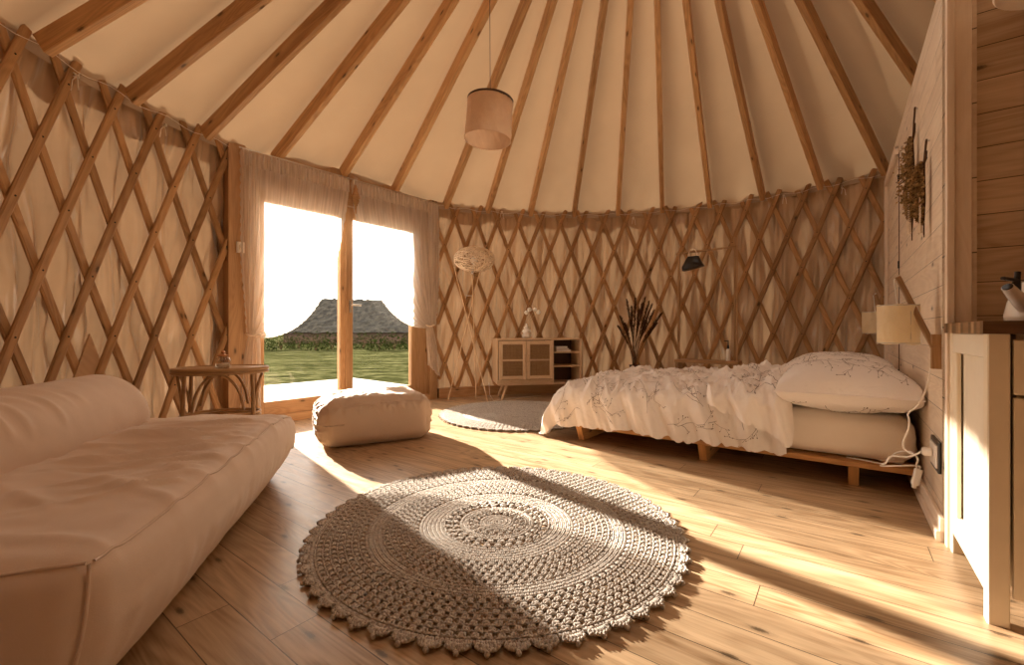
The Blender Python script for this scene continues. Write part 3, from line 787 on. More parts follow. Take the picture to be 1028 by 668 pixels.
# ------------------------------------------------------------------ crocheted rugs
def rug_mesh(seed):
    rnd = random.Random(seed); V = []; Fc = []; UVs = []
    mb = MB()
    def seg(p0, p1, r0, r1=None, arch=.004, n=5):
        """one stitch: a short yarn arc from p0 to p1 (r, theta, z)"""
        r1 = r0 if r1 is None else r1
        a = Vector((p0[0]*math.cos(p0[1]), p0[0]*math.sin(p0[1]), p0[2])); c = Vector((p1[0]*math.cos(p1[1]), p1[0]*math.sin(p1[1]), p1[2]))
        m = (a+c)/2; m.z += arch
        m.x += rnd.uniform(-.0012, .0012); m.y += rnd.uniform(-.0012, .0012)
        b = len(mb.v); d = (c-a).normalized(); sd = d.cross(Vector((0, 0, 1)))
        if sd.length < 1e-5: sd = Vector((1, 0, 0))
        sd.normalize(); up = sd.cross(d)
        for P, r in ((a, r0*.72), (m, r1), (c, r0*.72)):
            for k in range(n):
                q = P+(sd*math.cos(2*PI*k/n)+up*math.sin(2*PI*k/n))*r
                mb.v.append((q.x, q.y, max(q.z, .001)))
        for i in range(2):
            for k in range(n):
                k2 = (k+1) % n
                mb.f.append([b+i*n+k, b+i*n+k2, b+(i+1)*n+k2, b+(i+1)*n+k]); mb.uv.append([(0, 0)]*4); mb.mi.append(0)
        for base, rev in ((b, False), (b+2*n, True)):
            q = [base+k for k in range(n)]; mb.f.append(q if rev else q[::-1]); mb.uv.append([(0, 0)]*n); mb.mi.append(0)
    def ring(r, yr, wav=0, amp=0.0, z=.008, n=None):
        n = n or max(12, int(2*PI*r/.018)); 
        if wav: n = wav*6
        mb.tube([Vector(((r+amp*abs(math.sin(PI*wav*k/n)))*math.cos(2*PI*k/n), (r+amp*abs(math.sin(PI*wav*k/n)))*math.sin(2*PI*k/n), z+.0015*math.sin(k*2.1))) for k in range(n)], yr, 5, closed=True)
    def dense(r0, r1, st=.0135, rows=None):
        rows = rows or max(1, round((r1-r0)/.0165)); h = (r1-r0)/rows
        for q in range(rows):
            ra = r0+q*h; rb = ra+h*1.08; n = max(8, int(2*PI*(ra+h/2)/st)); ph = rnd.random()
            for k in range(n):
                t = 2*PI*(k+ph)/n; dt = 2*PI/n
                z = .0105+rnd.uniform(-.001, .0016)
                seg((ra, t, .005), (rb, t-dt*.34, z), .0040, .0046); seg((ra, t, .005), (rb, t+dt*.34, z), .0040, .0046)
            ring(ra, .0028, z=.0125)
    def lace(r0, r1, rows, cell, posts=3, grow=False):
        h = (r1-r0)/rows
        for q in range(rows):
            ra = r0+q*h; rb = ra+h; n = max(6, int(2*PI*(ra+h/2)/cell)); ph = .5*(q % 2)
            for k in range(n):
                t = 2*PI*(k+ph)/n; dt = 2*PI/n
                for p in range(posts):
                    f = (p/(posts-1)-.5)*.62
                    z = .011+rnd.uniform(-.002, .002)
                    seg((ra, t+dt*f*.22, .009), (rb, t+dt*f, z), .0040, .0047)
                # loop joining to the next fan
                seg((rb, t+dt*.31, .011), (rb-.002, t+dt*.69, .011), .0036, .0042)
                seg((rb, t-dt*.31, .012), (rb+.001, t+dt*.31, .012), .0038, .0048)
    dense(.008, .075); 
    lace(.075, .125, 2, .034)
    dense(.125, .160)
    lace(.160, .225, 2, .042, 4)
    dense(.225, .330, .0145)
    lace(.330, .475, 6, .034, 3)
    dense(.475, .545, .015)
    lace(.545, .725, 7, .036, 3)
    dense(.725, .745, .014, 1)
    # scalloped edge with picots
    n = 60
    for k in range(n):
        t = 2*PI*k/n; dt = 2*PI/n
        for p in range(7):
            f = (p/6-.5); rr = .752+.020*math.sqrt(max(0, math.cos(f*PI*.98)))
            seg((.742, t+dt*f*.55, .009), (rr, t+dt*f*.85, .011), .005, .0062)
            if p < 6:
                f2 = ((p+1)/6-.5); r2 = .752+.020*math.sqrt(max(0, math.cos(f2*PI*.98))); seg((rr, t+dt*f*.85, .011), (r2, t+dt*f2*.85, .011), .0045, .006)
        c = Vector((.778*math.cos(t), .778*math.sin(t), .009)); mb.ball(c, .0085, 6, 5)
    return mb
rg = rug_mesh(3)
ro = rg.build('crochet_rug', M['yarn'], smooth=True, origin=(0, 0, 0)); ro.scale = (.968, .968, 1); ro.location = (-.062, 1.853, .001); ro['_w'] = [0, 0, 0]
tag(ro, 'large round grey crocheted rug in the foreground, middle of the floor', 'rug', 'round crocheted rugs')
r2 = ro.copy(); COL.objects.link(r2); r2.location = (.05, 4.30, .001); r2.rotation_euler = (0, 0, .4)
tag(r2, 'round grey crocheted rug lying between the wicker cabinet and the bed foot', 'rug', 'round crocheted rugs')

# ------------------------------------------------------------------ sofa
C0 = Vector((-.775, .815, 0)); Sd = Vector((-.26, .966, 0)).normalized(); Sw = Vector((-Sd.y, Sd.x, 0))
so_ = thing('floor_sofa', 'low beige fabric floor sofa with a fat bolster back, on the left', 'sofa', C0+Sd*.85+Sw*.45)
Lx, Ly, Lz = .885, .46, .193
Ms = Matrix((( -Sd.x, -Sw.x, 0), (-Sd.y, -Sw.y, 0), (0, 0, 1)))
# local x: towards the camera (-Sd), local y: towards the front (-Sw)
def ridge(x): return 1-abs(x)
def rgd(c, k=4.0): return max(0, 1-abs(c)*k)
CR = []
_r = random.Random(21)
for i in range(15):
    x0 = -.42+.058*i+_r.uniform(-.02, .02); ang = -1.75+.045*i+_r.uniform(-.18, .18); L_ = _r.uniform(.16, .46)
    CR.append((x0, .36+_r.uniform(-.05, .04), x0+math.cos(ang)*L_*.9+.10, .36+math.sin(ang)*L_, _r.uniform(.009, .016), _r.uniform(.016, .032)))
for i in range(7):
    x0 = _r.uniform(-.5, .5); CR.append((x0, _r.uniform(-.05, .2), x0+_r.uniform(.15, .35), _r.uniform(-.1, .15), .03, _r.uniform(.006, .012)))
def crease(x, y, C):
    h = 0
    for (ax, ay, bx, by, wd, am) in C:
        dx, dy = bx-ax, by-ay; t = ((x-ax)*dx+(y-ay)*dy)/(dx*dx+dy*dy)
        if t < -.1 or t > 1.1: continue
        t = max(0, min(1, t)); px_, py_ = ax+dx*t, ay+dy*t; px_ += .03*math.sin(t*3)
        d2 = (x-px_)**2+(y-py_)**2
        if d2 < 9*wd*wd: h += am*math.exp(-d2/(wd*wd))*math.sin(PI*min(1, t*.85+.12))
    return h
def seat_def(p, u):
    x, y, z = p; top = max(0, z/Lz)
    fy = (y+Ly)/(2*Ly); fx = (x+Lx)/(2*Lx)   # fy=1 front, fx=1 near end
    # puffiness
    puff = (1-u[0]**2)*(1-u[1]**2)
    if z > 0: z += .030*puff-.010*math.exp(-((x-.0)/.35)**2-((y-.12)/.25)**2)*top
    far = max(0, 1-(fx/.22)); z -= far*far*.07*(1 if z > 0 else 0)
    # front face bulges and leans in at the floor
    y += .035*(1-abs(p[2]/Lz)**2)*(1 if y > 0 else -1)*(1-abs(u[0])**6)
    
    x += (.03*(1-abs(p[2]/Lz)**2))*(1 if x > 0 else -1)*(1-abs(u[1])**6)
    y -= .135*((Lz-p[2])/(2*Lz))**2.6*max(0, fy)**2
    # creases running in from the front seam
    if p[2] > Lz*.3:
        z += crease(x, y, CR)-.012*math.exp(-((y-.24)/.15)**2-((x)/.4)**2)
        z += .010*nz(x*4, y*5, 1)+.004*nz(x*20, y*9, 6)+.009*rgd(nz(x*6-y*2, y*2.2+x, 12))
        z += .006*nz(x*3, y*3, 8)
    else:
        y += .008*nz(x*6, z*9, 2)+.006*nz(x*18, z*5, 7)
    return Vector((x, y, z+0.0))
mb = MB(); cs = C0+Sd*Lx+Sw*Ly+Vector((0, 0, Lz))
mb.softbox(cs, (Lx, Ly, Lz), .055, (170, 92, 22), seat_def, Ms); mb.build('seat_cushion', M['sofa'], so_, smooth=True)
# seam cords
def seat_pt(x, y, z):
    u = (x/Lx, y/Ly, z/Lz); p = seat_def(Vector((x, y, z)), u); return cs+Ms@p
mb = MB()
q = .016
mb.tube([seat_pt(-Lx+.07+(2*Lx-.10)*k/60, Ly-q, Lz-q)+Vector((0, 0, .002)) for k in range(61)], .0032, 6)
mb.build('front_seam', M['sofa'], so_, smooth=True)
mb = MB(); mb.tube([seat_pt(Lx-q, -Ly+.05+(2*Ly-.07)*k/30, Lz-q)+Vector((0, 0, .002)) for k in range(31)], .0032, 6); mb.build('end_seam', M['sofa'], so_, smooth=True)
mb = MB(); mb.tube([seat_pt(Lx-q, Ly-q, Lz-q-(2*Lz-.05)*k/16) for k in range(17)], .0032, 6); mb.build('corner_seam', M['sofa'], so_, smooth=True)
# bolster
mb = MB(); rb = .185
CB = []
for i in range(9):
    t0 = .38+.07*i; CB.append((t0, 2.6+_r.uniform(-.3, .2), t0-.22+_r.uniform(-.05, .05), .5+_r.uniform(-.3, .5), .013, _r.uniform(.010, .018)))
def bol(a, b):
    t = -.40+1.86*a; e = 1.0
    d1 = (1.46-t)/.12; d2 = (t+.40)/.12
    if d1 < 1: e = math.sqrt(max(0, 1-(1-d1)**2))*.97+.03*(d1 > 0)
    if d2 < 1: e = min(e, math.sqrt(max(0, 1-(1-d2)**2)))
    ang = 2*PI*b
    r = rb*e*(1+.05*nz(t*2.5, math.cos(ang), math.sin(ang)))
    # diagonal pull creases
    cr = nz(t*8+math.sin(ang)*1.3, math.cos(ang)*.8, 4); m = math.exp(-((t-.70)/.32)**2)
    r += (crease(t+.06*math.sin(ang*2), ang*.25, [(c[0], c[1]*.25, c[2], c[3]*.25, c[4], c[5]) for c in CB]))*e + .003*nz(t*14, ang*2, 2)*e
    p = C0+Sd*t+Sw*(.715+.02*nz(t*2, 0, 0)); lean = 1.0
    return p+Sw*(math.cos(ang)*r)+Vector((0, 0, .438+math.sin(ang)*r*1.02))
mb.grid(bol, 190, 72, 1.8, 1.1, cv=True, flip=False); mb.build('bolster_back', M['sofa'], so_, smooth=True)
mb = MB(); mb.tube([C0+Sd*1.37+Sw*(.715+math.cos(2*PI*k/40)*.176)+Vector((0, 0, .438+math.sin(2*PI*k/40)*.18)) for k in range(40)], .003, 5, closed=True); mb.build('bolster_seam', M['sofa'], so_, smooth=True)

# ------------------------------------------------------------------ pouf
Pd = Vector((.891, .454, 0)); Pw = Vector((-.454, .891, 0)); pc = Vector((-1.065, 3.375, 0))
pf = thing('floor_pouf', 'small beige fabric pouf on the floor before the glass door', 'pouf', pc)
Mp = Matrix(((Pd.x, Pw.x, 0), (Pd.y, Pw.y, 0), (0, 0, 1)))
def pouf_def(p, u):
    x, y, z = p; 
    f = 1-abs(u[2])**2.2
    x += .035*f*(1 if x > 0 else -1)*(1-u[1]**4); y += .03*f*(1 if y > 0 else -1)*(1-u[0]**4)
    if u[2] > 0:
        z += .028*(1-u[0]**2)*(1-u[1]**2)-.03*math.exp(-((x-.17)/.13)**2-((y)/.13)**2)*u[2]
        z += .010*nz(x*9, y*9, 1)*u[2]
        z -= .03*max(0, -u[0]-.3)*max(0, -u[1])
    e = abs(u[2]-.72); m = math.exp(-(e/.28)**2); c = nz(x*19+z*4, y*19, 5)
    d = .016*m*(ridge(abs(c)*4) if abs(c) < .25 else 0)
    if abs(u[1]) > .98: y += d*(1 if y > 0 else -1)
    if abs(u[0]) > .98: 
        c2 = nz(y*8, z*24, 9); x += (.014*(ridge(abs(c2)*4) if abs(c2) < .25 else 0))*(1 if x > 0 else -1)
    if abs(u[2]) > .98 and u[2] > 0: z += .006*(ridge(abs(c)*4) if abs(c) < .25 else 0)
    return Vector((x, y, max(-.172, z)))
mb = MB(); mb.softbox(pc+Vector((0, 0, .172)), (.375, .255, .17), .085, (80, 56, 36), pouf_def, Mp); mb.build('cushion_body', M['pouf'], pf, smooth=True)
mb = MB(); mb.tube([pc+Vector((0, 0, .172))+Mp@pouf_def(Vector((-.31+.62*k/40, -.245, .125)), (-.8+1.6*k/40, -.96, .74))+Vector((0, 0, .004)) for k in range(41)], .0028, 5); mb.build('top_seam', M['pouf'], pf, smooth=True)

# ------------------------------------------------------------------ rattan side table
tc = Vector((-1.945, 2.95, 0)); ta = Vector((.9, .436, 0)).normalized(); tb_ = Vector((-ta.y, ta.x, 0))
st = thing('rattan_side_table', 'oval rattan side table between the sofa and the glass door', 'table', tc)
def el(a, rx, ry, z): return tc+ta*math.cos(a)*rx+tb_*math.sin(a)*ry+Vector((0, 0, z))
mb = MB(); mb.lathe(tc, [(.0001, .572), (.96, .572), (1.0, .566), (1.0, .556), (.95, .552), (.0001, .552)], 40, sx=.265, sy=.19, rz=math.atan2(ta.y, ta.x)); mb.build('tabletop', M['rattan'], st, smooth=40)
mb = MB()
for zz in (.566, .546): mb.tube([el(2*PI*k/40, .268, .193, zz) for k in range(40)], .0125, 7, closed=True)
mb.build('rim', M['rattan'], st, smooth=True)
for k in range(4):
    a = PI/4+k*PI/2+(.12 if k % 2 else -.12); mb = MB()
    mb.tube([el(a, .235+.02*t, .165+.02*t, .545-.545*t) for t in [i/8 for i in range(9)]], .0125, 8); mb.build('leg', M['rattan'], st, smooth=True)
for k in range(4):
    a0 = PI/4+k*PI/2; a1 = a0+PI/2; mb = MB(); pts = []
    for i in range(17):
        f = i/16; z = .30+.235*math.sin(PI*f)**.55; a = a0+(a1-a0)*(f*.8+.1)
        pts.append(el(a, .238, .168, z))
    mb.tube(pts, .009, 7); mb.build('arch_brace', M['rattan'], st, smooth=True)
mb = MB()
for zz in (.265, .245): mb.tube([el(2*PI*k/32, .225, .155, zz) for k in range(32)], .0095, 6, closed=True)
mb.build('stretcher_ring', M['rattan'], st, smooth=True)
jl = at(224, 368, 2.93); jl.z = .5725
jr = thing('glass_jar', 'small lidded glass jar on the rattan side table', 'jar', jl)
mb = MB(); mb.lathe(jl, [(.0001, .002), (.040, .002), (.044, .008), (.046, .045), (.043, .062), (.030, .072), (.028, .076), (.026, .070), (.040, .060), (.043, .045), (.041, .010), (.0001, .006)], 24); mb.build('jar_body', M['jar'], jr, smooth=True)
mb = MB(); mb.lathe(jl, [(.0001, .008), (.036, .008), (.038, .022), (.030, .030), (.0001, .032)], 18); mb.build('contents', M['ceramic'], jr, smooth=True)
mb = MB(); mb.lathe(jl, [(.0001, .078), (.033, .078), (.033, .084), (.012, .090), (.008, .094), (.013, .104), (.009, .112), (.0001, .113)], 18); mb.build('lid', M['brass'], jr, smooth=50)

# ------------------------------------------------------------------ sideboard with cane doors
ln = Vector((.98, .2, 0)).normalized(); dn = Vector((-ln.y, ln.x, 0)); cf = Vector((-.178, 5.17, 0))
CW, CD, CZ0, CZ1 = 1.05, .345, .165, .725
def cp(a, d, z): return cf+ln*a+dn*d+Vector((0, 0, z))
cb = thing('cane_sideboard', 'light oak sideboard with two cane doors and an open shelf bay', 'cabinet', cp(CW/2, CD/2, 0))
T = .02
mb = MB(); up = Vector((0, 0, 1))
mb.beam(cp(0, CD/2, CZ1-T/2), cp(CW, CD/2, CZ1-T/2), CD, T, up, ch=.003)
mb.beam(cp(0.03, CD/2, CZ0+T/2), cp(CW-.03, CD/2, CZ0+T/2), CD-.05, T, up, ch=.003)
mb.beam(cp(0+T/2, CD/2, CZ0+.03), cp(T/2, CD/2, CZ1-T), CD, T, ln, ch=.003)
mb.beam(cp(CW-T/2, CD/2, CZ0+.03), cp(CW-T/2, CD/2, CZ1-T), CD, T, ln, ch=.003)
# chamfered lower corners
mb.beam(cp(T/2, CD/2, CZ0+.03), cp(.045, CD/2, CZ0+.006), CD-.03, T*.8, up, ch=.002); mb.beam(cp(CW-T/2, CD/2, CZ0+.03), cp(CW-.045, CD/2, CZ0+.006), CD-.03, T*.8, up, ch=.002)
mb.beam(cp(.69, CD/2, CZ0+T), cp(.69, CD/2, CZ1-T), CD-.01, T, ln, ch=.002)
mb.beam(cp(T, .015, CZ0+.045), cp(.69, .015, CZ0+.045), .02, .05, up, ch=.002)
mb.build('carcass', M['oak'], cb)
mb = MB(); mb.beam(cp(.01, CD-.008, (CZ0+CZ1)/2), cp(CW-.01, CD-.008, (CZ0+CZ1)/2), .008, CZ1-CZ0-.04, up); mb.build('back_panel', M['brown'], cb)
for zz in (.555, .385):
    mb = MB(); mb.beam(cp(.70, CD/2, zz), cp(CW-T, CD/2, zz), CD-.03, .016, up, ch=.002); mb.build('shelf', M['oak'], cb)
for (a0, a1, hx) in ((.025, .352, .330), (.356, .683, .378)):
    z0, z1 = CZ0+.075, CZ1-.028; fw = .042; mb = MB(); y = -.008
    mb.beam(cp(a0+fw/2, y, z0), cp(a0+fw/2, y, z1), fw, .02, dn, ch=.003); mb.beam(cp(a1-fw/2, y, z0), cp(a1-fw/2, y, z1), fw, .02, dn, ch=.003)
    mb.beam(cp(a0+fw, y, z0+fw/2), cp(a1-fw, y, z0+fw/2), .02, fw, up, ch=.003); mb.beam(cp(a0+fw, y, z1-fw/2), cp(a1-fw, y, z1-fw/2), .02, fw, up, ch=.003)
    do = mb.build('cabinet_door', M['oak'], cb)
    mb = MB(); mb.face([cp(a0+fw-.003, y+.002, z0+fw-.003), cp(a1-fw+.003, y+.002, z0+fw-.003), cp(a1-fw+.003, y+.002, z1-fw+.003), cp(a0+fw-.003, y+.002, z1-fw+.003)], 0, [(0, 0), (a1-a0-2*fw, 0), (a1-a0-2*fw, z1-z0-2*fw), (0, z1-z0-2*fw)])
    # cane strands standing proud
    mb.build('cane_panel', M['weave'], do)
    mb = MB(); nn_ = 15
    for k in range(1, nn_):
        f = k/nn_; mb.beam(cp(a0+fw+(a1-a0-2*fw)*f, y-.001, z0+fw), cp(a0+fw+(a1-a0-2*fw)*f, y-.001, z1-fw), .0045, .002, dn, mi=0)
    for k in range(1, 22):
        f = k/22; mb.beam(cp(a0+fw, y-.003, z0+fw+(z1-z0-2*fw)*f), cp(a1-fw, y-.003, z0+fw+(z1-z0-2*fw)*f), .002, .0045, up, mi=0)
    mb.build('cane_weave', M['rattan'], do)
    mb = MB(); mb.beam(cp(a0+fw, y-.003, (z0+z1)/2), cp(a1-fw, y-.003, (z0+z1)/2), .004, .020, up); mb.build('mid_rail', M['oak'], do)
    mb = MB(); mb.beam(cp(hx, -.030, .445), cp(hx, -.030, .535), .016, .014, dn, ch=.003)
    for zz in (.46, .52): mb.tube([cp(hx, -.03, zz), cp(hx, -.017, zz)], .004, 6)
    mb.build('handle', M['stick'], do)
for (a, d, sa, sd_) in ((.13, .05, -.07, -.03), (CW-.13, .05, .07, -.03), (.13, CD-.07, -.07, .02), (CW-.13, CD-.07, .07, .02)):
    mb = MB(); mb.tube([cp(a, d, CZ0+.005), cp(a+sa*.5, d+sd_*.5, CZ0/2), cp(a+sa, d+sd_, 0)], [.018, .015, .011], 12); mb.build('leg', M['stick'], cb, smooth=50)
# books on the top shelf of the bay
bz = .564
for (w_, d_, h_, col, name, lab, rz, off) in (
    (.19, .15, .022, (.48, .22, .08), 'book', 'orange-brown book at the bottom of the stack on the sideboard shelf', .05, .0),
    (.17, .14, .016, (.30, .15, .07), 'book', 'thin brown book in the middle of the sideboard shelf stack', -.04, -.01),
    (.15, .12, .022, (.60, .55, .48), 'book', 'grey-white book on top of the sideboard shelf stack', .1, -.02)):
    mt = plain('book_cover', col, .6); b = thing('book', lab, 'book', cp(.835+off, .12, bz), 'books stacked in the sideboard bay')
    c = cp(.835+off, .12, bz+h_/2); rz_ = math.atan2(ln.y, ln.x)+rz
    mb = MB()
    for s_ in (-1, 1): mb.box(c+Vector((0, 0, s_*(h_/2-.0015))), (w_, d_, .003), rz_, ch=.0005)
    mb.box(c+Vector((-math.sin(rz_), math.cos(rz_), 0))*(d_/2-.0015), (w_, .003, h_), rz_, ch=.0005)
    mb.build('cover', mt, b); mb = MB(); mb.box(c, (w_-.008, d_-.008, h_-.006), rz_, ch=.0005); mb.build('pages', M['ceramic'], b); bz += h_+.0005
# vase with lollipop flowers
vp = cp(.40, .17, CZ1+.0005)
vs_ = thing('bubble_vase', 'white bubble-shaped ceramic vase standing on the sideboard', 'vase', vp)
mb = MB(); mb.lathe(vp, [(.0001, 0), (.040, 0), (.055, .012), (.060, .032), (.052, .052), (.038, .060), (.050, .070), (.054, .088), (.046, .106), (.030, .114), (.036, .124), (.036, .134), (.024, .148), (.014, .154), (.012, .176), (.016, .180), (.010, .180), (.009, .15), (.0001, .148)], 28); mb.build('vase_body', M['ceramic'], vs_, smooth=True)
fl = thing('dried_flower_spray', 'pale ball-headed dried flowers in the white bubble vase', 'flowers', vp+Vector((0, 0, .15)))
for (px, py, r) in ((528.5, 314, .027), (531.5, 311, .027), (536.8, 311, .026), (540.5, 313.5, .026)):
    e = at(px, py, 5.36); b = vp+Vector((random.uniform(-.004, .004), random.uniform(-.004, .004), .155)); m_ = (b+e)/2+Vector(((e.x-b.x)*.1, 0, .03))
    mb = MB(); mb.tube([b, b.lerp(m_, .5)+Vector((0, 0, .01)), m_, m_.lerp(e, .5)+Vector((0, 0, .006)), e], .0016, 5); sto = mb.build('stem', M['stick'], fl, smooth=True)
    mb = MB(); mb.ball(e, r, 12, 9); mb.build('flower_head', M['ceramic'], sto, smooth=True)

# ------------------------------------------------------------------ tripod lamp with wicker shade
lc = Vector((-.435, 5.08, 0))
fl = thing('wicker_floor_lamp', 'floor lamp with flattened wicker shade on three thin pale legs', 'lamp', lc)
sc = lc+Vector((0, 0, .82+71.5*5.08/F))
ft = [Vector((-.755, 5.22, 0)), Vector((-.275, 5.04, 0)), Vector((-.43, 5.28, 0))]
tp = [at(482, 272, 5.02), at(456, 268, 5.06), at(474, 275, 5.0)]
for k in range(3):
    mb = MB(); mb.tube([tp[k], tp[k].lerp(ft[k], .5), ft[k]+Vector((0, 0, .003))], .0065, 8); mb.build('leg', M['stick'], fl, smooth=True)
mb = MB(); x_ = sum(((tp[k].lerp(ft[k], .19)) for k in range(3)), Vector())/3; mb.tube([x_+Vector((math.cos(q*PI/6)*.03, math.sin(q*PI/6)*.03, 0)) for q in range(12)], .004, 6, closed=True); mb.build('leg_ring', M['steel'], fl, smooth=True)
mb = MB(); rx, rz_ = .232, .142
def es(u, v, s=1.0): return sc+Vector((rx*s*math.sin(v)*math.cos(u), rx*s*math.sin(v)*math.sin(u), rz_*s*math.cos(v)))
for i in range(26):
    u0 = 2*PI*i/26; mb.tube([es(u0+.18*math.sin(v*3+i)+.25*(v-1.5), v, 1.0+.012*(j % 2)) for j, v in enumerate([.18+(PI-.5)*q/16 for q in range(17)])], .0042, 4, caps=False)
for j in range(15):
    v0 = .2+(PI-.55)*j/14; mb.tube([es(2*PI*q/40, v0+.05*math.sin(q*.9+j*1.7), 1.0+.015*((q+j) % 2)) for q in range(40)], .0042, 4, closed=True)
for j in range(16):
    a = random.random()*6.28; mb.tube([es(a+q*.22, .35+.14*q+.06*math.sin(q), 1.012) for q in range(16)], .0045, 4, caps=False)
so2 = mb.build('wicker_shade', M['wicker'], fl, smooth=True)
mb = MB(); mb.ball(sc+Vector((0, 0, -.01)), .045, 12, 9); mb.build('bulb', M['enamel'], fl, smooth=True)
mb = MB(); mb.tube([tp[2], sc+Vector((0, 0, -.05))], .014, 8); mb.build('lamp_holder', M['plastic'], fl, smooth=True)
cd = MB(); cd.tube([ft[1]+Vector((0.012, .0, .22)), ft[1]+Vector((.02, .03, .08)), ft[1]+Vector((.06, .06, .006)), Vector((-.12, 5.24, .006)), Vector((.02, 5.35, .006)), Vector((.22, 5.42, .006)), Vector((.36, 5.5, .006))], .003, 6); tag(cd.build('lamp_cord', M['plastic'], smooth=True), 'thin white cord running from the wicker lamp under the sideboard', 'cord')

# ------------------------------------------------------------------ bed
bf = thing('platform_bed', 'low pine slatted bed platform standing against the boarded partition', 'bed', bp(1.2, 1.0))
mb = MB()
mb.beam(bp(.545, .015, .124), bp(.545, 2.06, .124), .12, .028, up, ch=.003)
mb.build('front_board', M['bedwood'], bf)
for k in range(9):
    mb = MB(); s0 = .68+k*.143; mb.beam(bp(s0, .015, .124), bp(s0, 2.06, .124), .11, .026, up, ch=.003); mb.build('deck_board', M['bedwood'], bf)
for k0 in (.27, 1.02, 1.88):
    mb = MB(); t_ = .022
    pr = [(.495, .110), (.545, 0.0), (1.86, 0.0), (1.90, .110)]
    for o_ in (-t_, t_):
        q_ = [bp(s_, k0+o_, z_) for s_, z_ in pr]; mb.face(q_ if o_ > 0 else q_[::-1], 0, [(s_, z_) for s_, z_ in (pr if o_ > 0 else pr[::-1])])
    for a_ in range(4):
        (s1, z1), (s2, z2) = pr[a_], pr[(a_+1) % 4]; mb.face([bp(s1, k0-t_, z1), bp(s2, k0-t_, z2), bp(s2, k0+t_, z2), bp(s1, k0+t_, z1)], 0, [(0, 0), (.1, 0), (.1, .04), (0, .04)])
    mb.build('leg', M['bedwood'], bf)
Mb = Matrix(((U_.x, NN.x, 0), (U_.y, NN.y, 0), (0, 0, 1)))
def mat_def(p, u):
    x, y, z = p
    e = max(abs(u[0]), abs(u[1]))
    if abs(u[0]) > .9: x += (1 if x > 0 else -1)*(.012*(1-u[2]**2)+.005*nz(y*12, z*14, 1)+.003*nz(y*30, z*8, 3))
    if abs(u[1]) > .9: y += (1 if y > 0 else -1)*(.012*(1-u[2]**2)+.009*nz(x*9, z*22, 2))
    if u[2] > .9: z += .012*nz(x*3, y*3, 2)
    c = nz(x*2.5, y*9+z*14, 8); 
    return Vector((x, y, z))
mb = MB(); mb.softbox(bp(1.195, .998, .2625), (.685, .968, .118), .075, (40, 90, 16), mat_def, Mb)
mb.softbox(bp(.60, .12, .165), (.06, .055, .022), .018, (8, 8, 4), None, Mb)
tag(mb.build('mattress', M['sheet'], smooth=True), 'thick mattress in a cream fitted sheet on the pine platform', 'mattress')

def wrap(x, L, r):
    if x <= L: return x, 0
    t = x-L
    if t < PI*r/2: return L+r*math.sin(t/r), r*(1-math.cos(t/r))
    return L+r, r+t-PI*r/2
ZT = .462; K0 = .565
def rg_(x, k=4.0): return max(0.0, 1-abs(x)*k)
def duvet_raw(a, c, lift=0.0):
    """a metres towards the foot from k=.62, c metres from the bed's middle line towards the near side"""
    k, d1 = wrap(a, 1.31, .31)
    sgn = 1 if c >= 0 else -1
    s, d2 = wrap(abs(c), .565, .15)
    z = ZT+lift-d1-d2
    flare = max(0, d2-.12)*.06+.01*(1 if d2 > 0 else 0)
    side = min(1, d2/.12)
    s += (flare+lift*side)
    # vertical folds on the hanging sides
    fold = math.sin((a+.35*d2)*30+2.5*nz(a*3, 0, 1))*.45+nz(a*13+d2*6, d2*2, 3)+.5*nz(a*28+d2*9, d2*4, 6)
    s += side*fold*.026*min(1.4, d2*6)
    ef = min(1, d1/.15); k += ef*(.020*math.sin(c*26+2*nz(c*3, 0, 2))+.014*nz(c*13, d1*2, 5))*min(1.5, d1*4)
    k = k-.05*max(0, d1-.2)
    # rumples on the top
    c1 = nz(a*5.2+c*2.6, c*1.6-a*.8, 11); c2 = nz(a*9-c*3, c*4, 17); c3 = nz(a*18+c*9, c*7, 23)
    am = 1-.35*side
    z += am*(.032*rg_(c1, 3.0)**1.4+.022*rg_(c2, 3.6)**1.3+.013*rg_(c3, 3.4)-.016+.018*nz(a*1.7, c*1.7, 2))*(1-.6*ef)
    z -= .035*max(0, a-.85)/.9*(1-ef)
    zmin = .106 if d1 < .06 else max(.022, .106-(d1-.06)*.8)
    zmin = min(.106, zmin)+.004*math.sin(a*40+c*31)
    if d1 > .06 and c < 0: zmin = max(zmin, .10)
    if z < zmin: z = zmin
    return bp(1.2-sgn*s, K0+k, z)
def surf_normal(f, a, c, e=.004):
    p = f(a, c); return p, (f(a+e, c)-p).cross(f(a, c+e)-p).normalized()
